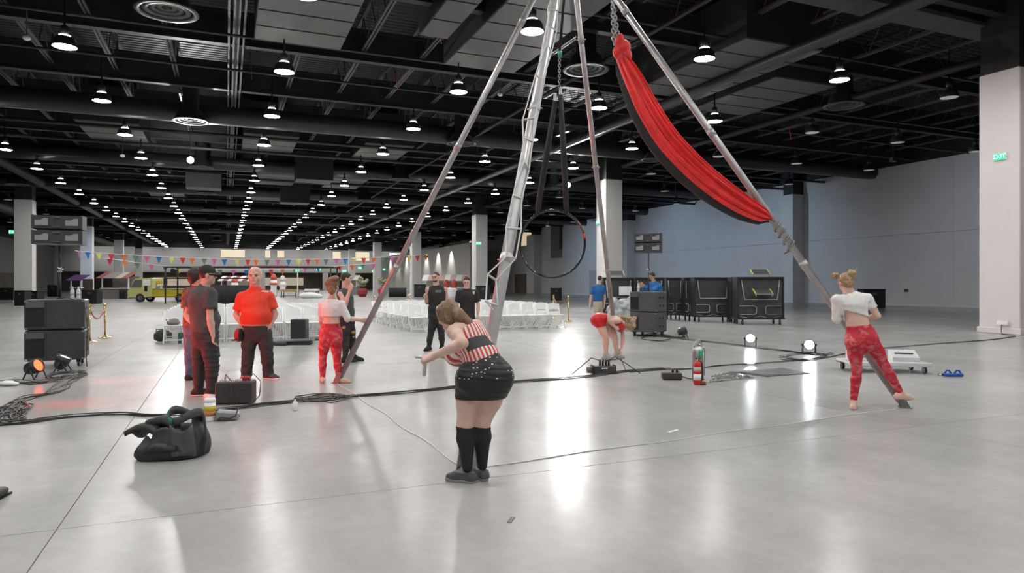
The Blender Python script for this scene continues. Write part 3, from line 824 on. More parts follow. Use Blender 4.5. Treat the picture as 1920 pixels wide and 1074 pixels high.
# open slumped duffel in the foreground: local x to the right, y away
dl = flo(303, 868) + FWD * .22
db = thing('duffel_bag', 'slumped open black duffel bag lying on the foreground floor', 'bag', dl, -TH)
g = MB(); nx, ny = 30, 16
def dfun(u, v):   # u around (0..1), v up (0..1): body shell
    a = 2 * math.pi * u
    lx = .235 * (abs(math.cos(a)) ** .6) * math.copysign(1, math.cos(a)); ly = .17 * (abs(math.sin(a)) ** .6) * math.copysign(1, math.sin(a))
    h = .17 + .06 * math.cos(a) + .045 * math.sin(3 * a + .7) + .03 * math.cos(5 * a)
    bulge = 1 + .16 * math.sin(math.pi * min(1, v * 1.3)) - .22 * v * v + .06 * math.sin(6 * a + 5 * v) * v
    shear = -.05 * v * (1 - v)
    return Vector((lx * bulge + shear + .03 * ly / .17, ly * bulge + .28 * .3 * lx / .235 * .5, h * v + .018 * math.sin(9 * a + 4 * v) * v))
def shell(f, nu, nv, thick, m, name, parent, mod=True):
    vs = [f(i / nu, j / nv) for j in range(nv + 1) for i in range(nu)]
    fs = [(j * nu + i, j * nu + (i + 1) % nu, (j + 1) * nu + (i + 1) % nu, (j + 1) * nu + i) for j in range(nv) for i in range(nu)]
    o = MB().add(vs, fs, True).build(name, m, parent)
    if mod: md = o.modifiers.new('t', 'SOLIDIFY'); md.thickness = thick
    return o
shell(dfun, 48, 12, .012, M_nylon, 'side_wall', db)
B().ell((0, 0, .012), (.24, .18, .012), 24, 4).build('bottom', M_nylon, db)
# folded flap to the left, end panel to the right, inner black pouch and strap
fl = []
for j in range(9):
    for i in range(9):
        s, t = i / 8, j / 8
        fl.append(Vector((-.36 + .27 * s, -.16 + .24 * t + .03 * math.sin(3 * s), .17 + .05 * math.sin(2.6 * s + .3) + .02 * math.sin(5 * t) - .03 * (1 - s) * t)))
o = MB().add(fl, [(j * 9 + i, j * 9 + i + 1, j * 9 + 10 + i, j * 9 + 9 + i) for j in range(8) for i in range(8)], True).build('folded_flap', M_nylon, db)
md = o.modifiers.new('t', 'SOLIDIFY'); md.thickness = .03
pn = []
for j in range(7):
    for i in range(7):
        s, t = i / 6, j / 6
        pn.append(Vector((.07 + .19 * s - .03 * t, -.19 + .05 * s + .02 * math.sin(4 * s + t), .03 + .21 * t - .05 * math.sin(math.pi * s) * t)))
o = MB().add(pn, [(j * 7 + i, j * 7 + i + 1, j * 7 + 8 + i, j * 7 + 7 + i) for j in range(6) for i in range(6)], True).build('end_panel', M_nylon2, db)
md = o.modifiers.new('t', 'SOLIDIFY'); md.thickness = .012
st_ = [Vector((.0 + .145 * math.cos(a) + .09, .02 + .11 * math.sin(a), .27 + .03 * math.cos(a * 2 + 1))) for a in [2 * math.pi * i / 28 for i in range(28)]]
def ribbon(pts, w, m, name, parent, closed=True, th=.006):
    n = len(pts); vs, fs = [], []
    for p in pts: vs += [p + UP * w / 2, p - UP * w / 2]
    for i in range(n if closed else n - 1): j = (i + 1) % n; fs.append((2 * i, 2 * i + 1, 2 * j + 1, 2 * j))
    o = MB().add(vs, fs, True).build(name, m, parent); md = o.modifiers.new('t', 'SOLIDIFY'); md.thickness = th; md.offset = 0; return o
ribbon(st_, .055, M_nylon2, 'top_band', db)
ribbon([st_[i] * 1.0 + Vector((-.008, -.006, 0)) for i in range(13, 20)], .04, mat('teal_binding', (.02, .22, .19), .5), 'teal_edge', db, False)
def limp(mb_pts, r, name): B().tube(mb_pts, r, 10, flat=.5).build(name, M_nylon, db)
limp([(-.30, .02, .14), (-.2, -.02, .22), (-.08, .0, .24), (.05, -.05, .20)], [.05, .07, .08, .05], 'crumpled_fold')
limp([(-.2, -.16, .06), (-.05, -.19, .10), (.1, -.16, .08)], [.05, .06, .04], 'lower_fold')
B().tube([(.26, -.02, .02), (.28, .0, .12), (.25, .02, .26), (.22, .03, .30)], .02, 8, flat=.4).build('carry_strap', M_nylon, db)
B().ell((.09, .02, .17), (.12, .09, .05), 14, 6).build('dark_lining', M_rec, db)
db.scale = (.98, 1, 1.3)
# small duffel by the chairs
b2 = flo(298, 642) + FWD * .2
t = thing('duffel_bag', 'closed dark duffel bag on floor left of the chair rows', 'bag', b2, -TH)
soft(B().rbox((0, 0, .14), (.42, .26, .26), .06).ell((0, 0, .2), (.2, .12, .12)), 'bag_body', M_nylon, .02, t)
B().tube([(-.12, -.12, .26), (-.08, -.16, .33), (.06, -.16, .33), (.1, -.12, .26)], .012, 6).build('handle', M_nylon, t)
B().box((.06, -.142, .17), (.14, .004, .03)).build('logo_patch', M_plate, t)

# ------------------------------------------------------------------ equipment boxes on the floor
# black mixer/dimmer rack near the cap man
mx = flo(434, 759) + FWD * .14
t = thing('mixer_rack', 'black mixer rack box on floor among cables in front of the cap man', 'electronics', mx, -TH + .12)
B().rbox((0, 0, .145), (.43, .26, .26), .012).build('case', M_cab, t)
B().box((0, -.0, .275), (.40, .22, .012), (.0, 0, 0)).build('top_panel', M_plate, t)
for i in range(9): B().lathe([(.011, .28), (.011, .305), (.006, .31)], (-.16 + i * .03, -.07, 0), 8).build('fader_knob', M_resin, t)
for sx in (-1, 1):
    B().rbox((sx * .2, -.12, .012), (.04, .04, .024), .005).build('rubber_foot', M_blkp, t)
for i in range(3): B().lathe([(.018, .28), (.02, .31), (.014, .335)], (.08 + i * .04, -.02, 0), 10).build('red_connector', mat('red_plastic', (.5, .02, .03), .4), t)
B().tube([(-.15, .05, .28), (-.12, -.02, .36), (-.02, -.16, .30), (.0, -.18, .12), (-.03, -.2, .01)], .006, 6).build('patch_cable', M_cable, t)
B().tube([(.12, .0, .3), (.2, .03, .36), (.3, .0, .26), (.3, -.08, .1), (.24, -.2, .015)], .006, 6).build('patch_cable', M_cable, t)
B().tube([(.17, -.14, .2), (.07, -.17, .19), (.06, -.19, .1), (.16, -.2, .02)], .006, 6).build('patch_cable', M_cable, t)
# wipes canister
wc = flo(389.5, 790) + FWD * .05
t = thing('wipes_canister', 'white wipes canister with yellow label standing on floor', 'canister', wc)
B().lathe([(.058, 0), (.06, .01), (.06, .20)], n=18).build('tub', M_resin, t)
B().lathe([(.061, .2), (.061, .235), (.05, .245)], n=18).build('lid', M_resin, t)
B().lathe([(.0612, .055), (.0612, .105)], n=18).build('label_lower', mat('label_orange', (.5, .2, .06), .5), t)
B().lathe([(.0612, .105), (.0612, .165)], n=18).build('label_upper', mat('label_yellow', (.65, .5, .05), .5), t)
# silver device
sd = flo(421, 790) + FWD * .08
t = thing('power_supply', 'small silver power supply wound with black cable beside wipes canister', 'electronics', sd, -TH + .3)
B().rbox((0, 0, .055), (.23, .13, .1), .02, (0.0, .12, 0)).build('case', mat('silver_case', (.33, .34, .35), .4, .3), t)
B().tube([(-.1, -.05, .01), (-.06, -.09, .05), (.03, -.08, .03), (.09, -.09, .06), (.11, -.02, .13), (.05, .05, .125), (.12, .06, .02)], .008, 6).build('wound_cable', M_cable, t)
# small white bottle
t = thing('spray_bottle', 'tiny white plastic bottle standing alone on floor near cables', 'bottle', flo(553, 769))
B().lathe([(.028, 0), (.03, .01), (.03, .09), (.015, .105)], n=14).build('bottle_body', M_resin, t)
B().lathe([(.013, .105), (.011, .125)], n=10).build('cap', M_resin, t)
# white tube beside the mixer
tag(B().tube([flo(384, 748) + UP * .035, flo(403, 749) + UP * .035], .032, 12).build('paper_cup', M_resin), 'white paper cup lying on its side left of the mixer rack', 'cup')
# monitor speaker and flat cases in the chairs
t = thing('monitor_speaker', 'black upright loudspeaker in front of the left chair rows', 'speaker', flo(562, 640) + FWD * .0, -TH)
B().rbox((0, 0, .29), (.385, .3, .57), .02).build('cabinet', M_cab, t); B().rbox((0, -.152, .3), (.35, .02, .50), .008).build('grille', mat('grille', (.03, .03, .035), .7, bump=.4, bscale=300), t)
B().box((.0, -.164, .06), (.03, .003, .014)).build('badge', M_chrome, t)
t = thing('flat_case', 'grey flat equipment case with rolled edge lying on floor before loudspeaker', 'case', flo(545, 647) + FWD * .2, -TH + .1)
B().rbox((0, 0.05, .09), (.95, .5, .05), .02, (0, -.03, 0)).build('case_lid', M_nylon2, t); B().rbox((.1, 0, .035), (.7, .36, .06), .02).build('case_base', M_nylon, t)
B().tube([(-.5, -.25, .05), (-.1, -.3, .055)], .05, 10).build('rolled_edge', M_nylon2, t)
t = thing('flat_case', 'thin grey mat lying on floor between loudspeaker and tattooed dancer', 'case', flo(592, 638) + FWD * .1, -TH)
B().rbox((0, 0, .03), (.3, .3, .05), .02).build('case_lid', M_nylon2, t)
# things on chairs at left end
t = thing('storage_box', 'small green box under the leftmost front chair', 'box', flo(335, 645) + FWD * .25, -TH)
B().rbox((0, 0, .13), (.22, .14, .26), .008).build('carton', mat('green_card', (.06, .13, .10), .6), t)
t = thing('laptop_bag', 'grey bag lying on the leftmost front chair seat', 'bag', (-1.2, 18.68, .464)); soft(B().rbox((0, 0, .05), (.3, .28, .09), .03).ell((.02, 0, .1), (.11, .1, .06)), 'bag_body', mat('mauve_grey', (.22, .19, .19), .6), .02, t); B().tube([(-.12, -.1, .08), (-.15, -.16, .14), (-.05, -.16, .14)], .008, 6).build('strap', M_nylon, t)
# DMX box by the red dancer
dx = flo(1133, 702) + FWD * .1
t = thing('dimmer_box', 'black power distribution box with plugged cables near the red-clad dancer', 'electronics', dx, -TH + .1)
B().rbox((0, 0, .07), (.36, .17, .13), .012).build('case', M_cab, t)
for sx in (-1, 1): B().rbox((sx * .185, 0, .075), (.02, .19, .15), .006).build('end_plate', M_blkp, t)
B().tube([(-.2, -.03, .07), (-.28, -.04, .07)], .05, 12).build('mains_plug', M_plate, t)
for i in range(4): B().tube([(-.06 + i * .05, 0, .13), (-.06 + i * .05, 0, .2), (-.05 + i * .05, .02, .23)], .019, 8).build('plug', M_blkp, t)
B().tube([(-.06, 0, .22), (-.2, .02, .26), (-.4, -.06, .12), (-.55, -.1, .01)], .008, 6).build('lead', M_cable, t)
B().tube([(.09, 0, .22), (.2, .0, .28), (.4, -.05, .15), (.6, -.08, .01)], .008, 6).build('lead', M_cable, t)
B().tube([(.05, 0, .22), (.3, .02, .24), (.36, -.06, .06), (.2, -.1, .01)], .008, 6).build('lead', M_cable, t)
B().box((.0, -.088, .10), (.1, .002, .02)).build('label_strip', M_resin, t)
# brown controller
t = thing('foot_controller', 'small dark brown switch box on floor left of the extinguishers', 'electronics', flo(1262, 713) + FWD * .1, -TH - .1)
B().rbox((0, 0, .06), (.3, .18, .1), .01).build('case', mat('brown_case', (.05, .042, .04), .5), t)
for x in (.02, .08): B().lathe([(.02, .11), (.02, .15), (.012, .16)], (x, 0, 0), 10).build('knob', M_blkp, t)
for sx in (-1, 1): B().box((sx * .12, -.07, .008), (.03, .03, .016)).build('rubber_foot', M_blkp, t)
B().box((.152, 0, .06), (.004, .1, .06)).build('end_plate', M_plate, t)
B().tube([(.15, 0, .05), (.25, -.02, .02), (.4, .02, .01), (.5, 0, .01)], .008, 6).build('lead', M_cable, t)
# extinguishers
def ext(loc, r, h, m, label, red):
    t = thing('fire_extinguisher', label, 'extinguisher', loc)
    B().lathe([(r * .9, 0), (r, .02), (r, h * .78), (r * .8, h * .84), (r * .3, h * .87)], n=20).build('cylinder', m, t)
    B().lathe([(r * .3, h * .86), (r * .3, h * .92), (r * .2, h * .94)], n=10).build('valve', M_chrome, t)
    B().tube([(-r * .6, 0, h * .97), (0, 0, h * .93), (r * .9, 0, h * .97)], .012, 6).build('lever', M_chrome if not red else M_blkp, t)
    if red:
        B().lathe([(r * 1.01, h * .18), (r * 1.01, h * .40)], n=20).build('label_panel', M_resin, t)
        B().lathe([(r * 1.01, h * .50), (r * 1.01, h * .66)], n=20).build('label_band', mat('ext_band', (.6, .5, .45), .5), t)
    else:
        a = [Vector((r * .9 * math.cos(q), -.01, h * .84 + r * 1.2 * math.sin(q))) for q in [math.pi * i / 10 for i in range(11)]]
        B().tube(a, .012, 6).build('carry_loop', M_chrome, t)
        B().rbox((-.01, -r - .001, h * .70), (r * 1.0, .012, .09), .004).build('green_label', mat('green_label', (.03, .45, .16), .5), t)
    B().tube([(r * .3, 0, h * .9), (r * 1.25, -.02, h * .8), (r * 1.3, -.02, h * .3), (r * 1.2, -.02, h * .15)], .012, 8).build('hose', M_chrome if not red else M_blkp, t)
e1 = flo(1310, 716); ext(e1 + FWD * .05, .085, .62, mat('steel_tank', (.58, .58, .57), .28, .9, var=.1, scale=4), 'tall silver water extinguisher with green label on floor', False)
ext(flo(1305.5, 720) - FWD * .06, .055, .40, mat('ext_red', (.58, .02, .012), .35), 'short red fire extinguisher standing before the silver one', True)
t = thing('tape_roll', 'small brown and orange tape roll beside the red extinguisher', 'tape', flo(1316, 721) + UP * 0)
B().lathe([(.03, 0), (.06, 0), (.06, .045), (.03, .045), (.03, .0)], n=16).build('roll', mat('brown_roll', (.12, .06, .04), .5), t)
B().lathe([(.032, .046), (.058, .046), (.058, .05)], n=16).build('orange_side', mat('orange_roll', (.5, .12, .03), .5), t)
# black tarp + crumpled plastic
def sheet(poly, name, m, label, cat, hfun, n=14):
    vs = []
    for j in range(n + 1):
        for i in range(n + 1):
            s, q = i / n, j / n
            p = poly[0].lerp(poly[1], s).lerp(poly[3].lerp(poly[2], s), q)
            vs.append(p + UP * (.006 + hfun(s, q)))
    o = MB().add(vs, [(j * (n + 1) + i, j * (n + 1) + i + 1, (j + 1) * (n + 1) + i + 1, (j + 1) * (n + 1) + i) for j in range(n) for i in range(n)], True).build(name, m)
    md = o.modifiers.new('t', 'SOLIDIFY'); md.thickness = .004
    return tag(o, label, cat)
M_tarp = mat('grey_tarp', (.10, .10, .10), .7, var=.3, scale=3, bump=.4, bscale=8)
sheet([flo(1438, 707), flo(1522, 700), flo(1470, 690), flo(1365, 697)], 'floor_tarp', M_tarp, 'dark grey cloth tarp spread flat on floor right of extinguishers', 'tarp',
      lambda s, q: .02 * max(0, math.sin(5 * s + 3 * q)) * (1 if 0 < s < 1 and 0 < q < 1 else 0))
M_crum = mat('crumpled_film', (.14, .14, .14), .22, var=.6, scale=14, bump=.9, bscale=20)
sheet([flo(1330, 717), flo(1415, 709), flo(1372, 698), flo(1335, 705)], 'plastic_wrap', M_crum, 'crumpled shiny black plastic on floor between tarp and extinguishers', 'wrap',
      lambda s, q: .022 * abs(math.sin(17 * s + 5 * q) * math.cos(11 * q - 3 * s)) * (1 if 0 < s < 1 and 0 < q < 1 else 0), 22)

# ------------------------------------------------------------------ white dolly with wedge, blue clamp
dd_ = flo(1672, 700) + FWD * .28
t = thing('equipment_dolly', 'low white metal dolly on casters behind the right dancer', 'dolly', dd_, -TH - .12)
M_dol = mat('white_metal', (.62, .63, .64), .4)
B().rbox((0, 0, .16), (1.3, .6, .035), .01).build('deck', M_dol, t)
for y in (-.3, .3): B().rbox((0, y, .15), (1.3, .04, .07), .01).build('side_rail', M_dol, t)
for x in (-.56, 0.02, .56):
    for y in (-.24, .24):
        c = B().tube([(x - .02, y, .055), (x + .02, y, .055)], .055, 12); c.box((x, y, .12), (.06, .07, .03)); c.build('caster', M_blkp, t)
t = thing('wedge_block', 'white slotted wedge block lying on the white dolly', 'block', dd_ + UP * .18 + RGT * .36, -TH - .3)
B().prism([(-.2, -.17, 0), (-.2, .17, 0), (-.2, .17, .17), (-.2, -.17, .07)], (0, 0, 0), (.4, 0, 0)).build('wedge_body', M_dol, t)
B().box((0, -.01, .122), (.28, .035, .012), (.285, 0, 0)).build('slot', M_rec, t)
t = thing('sign_plate', 'white sign plate with black lettering on the dolly behind the dancer', 'sign', dd_ + UP * .18 - RGT * .40 + FWD * .0, -TH)
B().rbox((0, 0, .085), (.44, .03, .17), .006).build('plate', M_resin, t)
fc = bpy.data.curves.new('txt', 'FONT'); fc.body = 'Wo'; fc.size = .12; fc.extrude = .001; fc.align_x = 'CENTER'
fo = bpy.data.objects.new('lettering', fc); COL.objects.link(fo)
dg = bpy.context.evaluated_depsgraph_get(); me = bpy.data.meshes.new_from_object(fo.evaluated_get(dg)); bpy.data.objects.remove(fo)
me.materials.append(M_rec); lo_ = link_mesh('lettering', me, t, (0, -.0165, .05)); lo_.rotation_euler = (math.pi / 2, 0, 0)
t = thing('spirit_level', 'blue clamp tool lying on floor right of the white dolly', 'tool', flo(1787, 706), -TH - .1)
M_blue = mat('blue_plastic', (.01, .10, .42), .4)
B().rbox((0, 0, .03), (.30, .07, .05), .012).build('tool_body', M_blue, t)
for x in (-.08, .07): B().tube([(x - .05, 0, .05), (x - .02, 0, .10), (x + .02, 0, .10), (x + .05, 0, .05)], .014, 8).build('grip', M_blue, t)
B().tube([(-.15, 0, .03), (-.22, 0, .03)], .02, 10).build('steel_tip', M_chrome, t)

# ------------------------------------------------------------------ folded stage carts
M_frame = mat('cart_frame', (.02, .02, .021), .45)
M_deckp = mat('stage_deck', (.055, .055, .057), .7, var=.2, scale=5)
M_tube = mat('bare_tube', (.42, .42, .42), .35, .6)
def cart(loc, rz, label, w=1.9, h=1.55, guard=True):
    t = thing('folded_stage', label, 'stage cart', loc, rz, 'folded stage carts')
    for s in (-1, 1):
        B().rbox((0, s * .16, .25 + (h - .25) / 2), (w, .06, h - .25), .01, (s * .03, 0, 0)).build('deck_panel', M_deckp, t)
        B().box((s * w / 2, 0, .2 + (h - .2) / 2), (.05, .5, h - .2)).build('end_frame', M_frame, t)
    B().box((0, 0, h), (w + .06, .5, .06)).build('top_rail', M_frame, t)
    B().box((0, 0, .22), (w + .06, .62, .05)).build('bottom_rail', M_frame, t)
    f = -.22
    B().tube([(-w * .42, f, h - .08), (-w * .36, f - .05, h * .54), (w * .36, f - .05, h * .54), (w * .42, f, h - .08)], .022, 8).build('support_leg', M_tube, t)
    for s in (-1, 1):
        B().tube([(s * w * .46, f - .02, h * .40), (s * w * .14, f - .04, h * .40), (s * w * .1, f - .05, h * .37), (s * w * .1, f - .05, h * .25), (s * w * .14, f - .04, h * .22), (s * w * .46, f - .02, h * .22)], .02, 8).build('leg_loop', M_tube, t)
        for y in (-.28, .28):
            x = s * (w / 2 - .15)
            c = B().tube([(x - .02, y, .07), (x + .02, y, .07)], .07, 12); c.box((x, y, .15), (.05, .06, .1)); c.build('caster', M_blkp, t)
    B().tube([(-w * .45, f, .3), (-w * .2, f, .22), (.0, f, .3), (w * .2, f, .22), (w * .45, f, .3)], .016, 6).build('lower_truss', M_tube, t)
    return t
def steplad(loc, rz, label):
    t = thing('step_unit', label, 'stairs', loc, rz)
    M_y = mat('yellow_edge', (.55, .48, .08), .5)
    B().box((0, 0, .16), (.62, .36, .04), (.5, 0, 0)).build('tread', M_deckp, t)
    for s in (-1, 1): B().box((s * .30, 0, .16), (.035, .38, .05), (.5, 0, 0)).build('yellow_strip', M_y, t)
    B().box((0, -.16, .075), (.64, .03, .03)).build('nosing', M_tube, t)
    for s in (-1, 1): B().tube([(s * .28, -.15, 0.0), (s * .28, .15, .2)], .016, 6).build('strut', M_tube, t)
    return t
cs = [(1160, 600, 'leftmost, behind the red-clad dancer', 1.2), (1219, 601, 'behind the right subwoofers', 1.15), (1266, 600, 'right of the subwoofer stack', .64),
      (1293, 602, 'with narrow end showing, mid row', .30), (1338, 604, 'second from the right end', 1.4), (1380, 606, 'thin one just left of the end cart', .22), (1428, 609, 'rightmost, carrying yellow-edged steps', 1.65)]
for i, (u, v, l, w) in enumerate(cs):
    cart(flo(u, v) + FWD * .35, -TH + .03, 'black folded stage cart, ' + l, w, 1.68)
p = flo(1432, 609) + FWD * .35; p.z = 1.72; steplad(p, -TH, 'yellow-edged step unit lying on top of the rightmost stage cart')
p = flo(1428, 609) - FWD * .12; p.z = 1.02; steplad(p, -TH, 'lower yellow-edged step unit leaning against the rightmost stage cart')
p = flo(1158, 600) + FWD * .4; p.z = 1.72; steplad(p, -TH, 'pale-edged step unit lying on top of the leftmost stage cart')
for (u, w, z) in ((1172, .5, 1.18), (1283, .26, 1.2)):
    p = flo(u, 600) - FWD * .05; tag(B().box((0, 0, 0), (w, .02, .35)).build('paper_sign', M_resin, None, Vector((p.x, p.y, z))), 'white paper notice taped to stage cart %s' % ('behind the plastic bag' if u < 1200 else 'right of the subwoofers'), 'notice').rotation_euler = (0, 0, -TH)

# ------------------------------------------------------------------ cables
def cab(name, pts, label, r=.009, strands=1, spread=.03, seed=0, closed=False, grp=None):
    rn = random.Random(seed); P0 = [flo(u, v) for (u, v) in pts]
    t = thing(name, label, 'cable', (P0[0].x, P0[0].y, 0)); o = Vector(t.location)
    for s in range(strands):
        q = [p - o + UP * (r + .012 * (s % 3)) + Vector((rn.uniform(-1, 1), rn.uniform(-1, 1), 0)) * (spread if strands > 1 else 0) for p in P0]
        B().tube(cr(q, 5), r, 5).build('cable_strand', M_cable, t)
    return t
cab('cable_run', [(0, 797), (40, 795), (130, 783), (215, 778), (300, 780), (400, 772), (480, 762), (560, 752), (640, 747), (720, 740), (800, 733), (880, 724), (960, 718), (1040, 712), (1110, 706), (1180, 697), (1250, 692)],
    'long bundle of black cables crossing the floor from left edge to extinguishers', .005, 6, .055, 1)
cab('cable_run', [(1180, 699), (1240, 694), (1300, 692), (1350, 686), (1440, 681), (1500, 676), (1545, 672), (1590, 663), (1640, 655), (1760, 645), (1850, 638), (1905, 631)],
    'black cable running along the floor to the right white column', .006, 2, .02, 2)
cab('cable_run', [(1190, 628), (1240, 632), (1300, 639), (1360, 645), (1420, 653), (1480, 660), (1540, 667), (1560, 662)], 'black cables on floor linking the white par lights', .006, 3, .05, 3)
cab('cable_run', [(0, 770), (25, 765), (50, 748), (75, 742), (110, 732), (128, 715), (150, 702), (120, 708), (95, 714), (60, 720), (20, 716), (0, 718)], 'tangled black cables on floor in front of left subwoofers', .006, 7, .12, 4)
cab('cable_coil', [(20, 790), (5, 778), (30, 768), (48, 776), (30, 790), (8, 786), (20, 770), (45, 780), (25, 795), (5, 790), (30, 760), (55, 758), (40, 772), (15, 782)], 'messy coil of black cable at the left edge of the floor', .007, 4, .10, 5)
cab('cable_coil', [(560, 750), (600, 742), (640, 745), (620, 752), (580, 754), (560, 748), (610, 740), (650, 746), (630, 755), (590, 752), (540, 757), (500, 760)], 'loose black cable loops on floor right of the mixer rack', .005, 3, .07, 6)
cab('cable_coil', [(1460, 670), (1500, 664), (1550, 666), (1530, 674), (1480, 676), (1465, 670), (1510, 662), (1545, 668), (1515, 677), (1475, 672)], 'coil of grey cable on floor under the brightest par light', .006, 3, .06, 7)
cab('cable_coil', [(100, 704), (140, 698), (160, 700), (130, 708), (105, 712), (95, 705), (130, 700), (158, 704), (140, 712)], 'cable coil on floor right of the red par light', .006, 4, .06, 8)
cab('cable_coil', [(1195, 630), (1230, 626), (1260, 632), (1240, 640), (1205, 636), (1225, 628), (1270, 634), (1285, 630)], 'cable tangle on floor under the right subwoofers', .007, 3, .06, 9)
# black thing at left frame edge
t = thing('black_shoe', 'toe of a black shoe at the lower left picture edge', 'shoe', flo(-6, 934), -TH + .2)
B().ell((0, 0, .035), (.05, .12, .035), 14, 8).build('shoe_upper', M_nylon, t); B().box((0, 0, .006), (.09, .22, .012)).build('sole', M_rec, t)
# white paper on floor left
t = thing('paper_scrap', 'crumpled white paper on floor at left edge by cables', 'paper', flo(14, 723), -TH)
soft(B().ell((0, 0, .04), (.12, .08, .04)).ell((.1, 0, .03), (.07, .06, .03)).ell((-.12, .02, .03), (.08, .06, .035)), 'paper_ball', M_resin, .02, t)
for (u, v, l, a) in ((958, 975, 'small dark tape strip on foreground concrete floor', .9), (1262, 808, 'small white tape mark on floor left of right dancer', .3)):
    o = B().rbox((0, 0, .002), (.10 if u < 1000 else .16, .03, .004), .001).build('tape_mark', M_plate if u < 1000 else M_resin, None, flo(u, v)); o.rotation_euler = (0, 0, a); tag(o, l, 'tape')
# ================================================================== BACKGROUND
M_bin = mat('black_bin', (.012, .013, .015), .6)
def bin_(u, v, w, h, label, d=.7):
    t = thing('trash_bin', label, 'bin', flo(u, v) + FWD * (d / 2), -TH)
    B().rbox((0, 0, h / 2), (w, d, h), .03).build('bin_body', M_bin, t)
    B().rbox((0, 0, h + .02), (w + .05, d + .05, .06), .02).build('bin_rim', M_rec, t)
    B().box((0, -d / 2 - .01, h * .8), (w * .2, .02, h * .12)).build('handle', M_plate, t)
for (u, v, w, h, l) in ((1640, 578, 1.3, 1.08, 'black bin against the right wall behind the right dancer'), (1043, 563, .95, 1.0, 'black bin by the blue wall seen through the hoop'),
                        (167, 569, 1.1, .95, 'black bin at foot of the blue-lit left column'), (36, 573, .7, .95, 'black bin left of the left speaker pole'), (62, 572, .6, .9, 'black bin just left of the speaker pole'),
                        (229, 560, .6, .75, 'black bin beside the yellow truck nose'), (905, 563, 1.2, 1.2, 'black bin at foot of column behind black tee man'), (787, 557, 1.2, 1.3, 'black bin beside column behind the bearded man'),
                        (98, 556, 1.1, 1.2, 'dark bin against the left wall'), (10, 562, 1.4, 1.0, 'dark bin at the left picture edge')):
    bin_(u, v, w, h, l)
# black skirted tables
def skirt(u0, u1, v, h, label, cloth=True):
    a, b = flo(u0, v), flo(u1, v); c = (a + b) / 2; w = (b - a).length
    t = thing('skirted_table', label, 'table', c + FWD * .5, -TH)
    n = 60; vs = []
    for i in range(n + 1):
        x = -w / 2 + w * i / n; y = -.45 + .025 * math.sin(i * 1.7)
        vs += [Vector((x, y, 0.01)), Vector((x, -.45, h))]
    o = MB().add(vs, [(2 * i, 2 * i + 2, 2 * i + 3, 2 * i + 1) for i in range(n)], True).build('skirt', M_blk, t)
    md = o.modifiers.new('t', 'SOLIDIFY'); md.thickness = .01
    B().rbox((0, 0, h), (w, .9, .03), .008).build('table_top', M_blk, t)
    for sx in (-1, 1):
        B().tube([(sx * (w / 2 - .1), .35, 0), (sx * (w / 2 - .1), .35, h)], .02, 6).build('leg', M_frame, t)
    return t, c, w
skirt(376, 476, 582, 1.35, 'black draped stage front behind cap man and bald man')
sk2 = skirt(729, 761, 557, .95, 'black draped table far behind the left pole')
# yellow pickup van
M_yel = mat('van_yellow', (.50, .42, .03), .35, coat=.5); M_lime = mat('van_pale_yellow', (.55, .56, .22), .35, coat=.5); M_tyre = mat('tyre', (.015, .015, .015), .8); M_glass = mat('dark_glass', (.12, .14, .14), .08, spec=.8)
va = flo(240, 566); vb = flo(352, 566); vo = (va + vb) / 2 + FWD * .8; vl = (vb - va).length
v = thing('pickup_van', 'old yellow flatbed van parked far left with food counter on bed', 'vehicle', vo, -TH)
L = vl
def side(poly, y0, y1): return [Vector((x * L, y0, z)) for x, z in poly], (0, 0, 0), (0, y1 - y0, 0)
cabp = [(-.5, .35), (-.5, .9), (-.47, 1.05), (-.40, 1.75), (-.36, 1.85), (-.13, 1.88), (-.10, 1.8), (-.10, .42), (-.2, .36)]
m_ = B().prism(*side(cabp, -.8, .8)); m_.build('cab', M_lime, v)
B().prism(*side([(-.455, 1.12), (-.385, 1.72), (-.27, 1.74), (-.27, 1.12)], -.815, .815)).build('side_window', M_glass, v)
B().prism(*side([(-.482, 1.08), (-.475, 1.08), (-.40, 1.68), (-.405, 1.70)], -.66, .66)).build('windscreen', M_glass, v)
B().prism(*side([(-.25, 1.3), (-.25, 1.74), (-.13, 1.76), (-.13, 1.3)], -.812, .812)).build('cab_panel', M_resin, v)
B().prism(*side([(-.10, .42), (-.10, .98), (.5, .98), (.5, .5), (.45, .42)], -.82, .82)).build('bed', M_yel, v)
B().rbox((.2 * L, 0, 1.02), (.6 * L, 1.72, .07), .02).build('counter', M_tube, v)
B().rbox((-.2 * L, -.815, 1.05), (.24, .02, .42), .01).build('vent_panel', M_rec, v)
B().rbox((0, 0, .42), (L * .98, 1.5, .12), .03).build('chassis', M_tyre, v)
for x in (-.30, .36):
    for y in (-.72, .72):
        w_ = B().tube([(x * L, y - .1, .32), (x * L, y + .1, .32)], .33, 20).build('wheel', M_tyre, v)
        B().tube([(x * L, y - .115, .32), (x * L, y + .115, .32)], .17, 16).build('hubcap', M_chrome, w_)
        B().tube([(x * L + .40 * math.cos(a), y, .36 + .40 * math.sin(a)) for a in [math.pi * i / 10 for i in range(11)]], .07, 6).build('wheel_arch', M_tyre, v)
B().rbox((-.505 * L, 0, .55), (.08, 1.6, .16), .03).build('bumper', M_chrome, v)
for y in (-.55, .55): B().ell((-.505 * L, y, .85), (.05, .12, .12), 12, 8).build('headlamp', M_chrome, v)
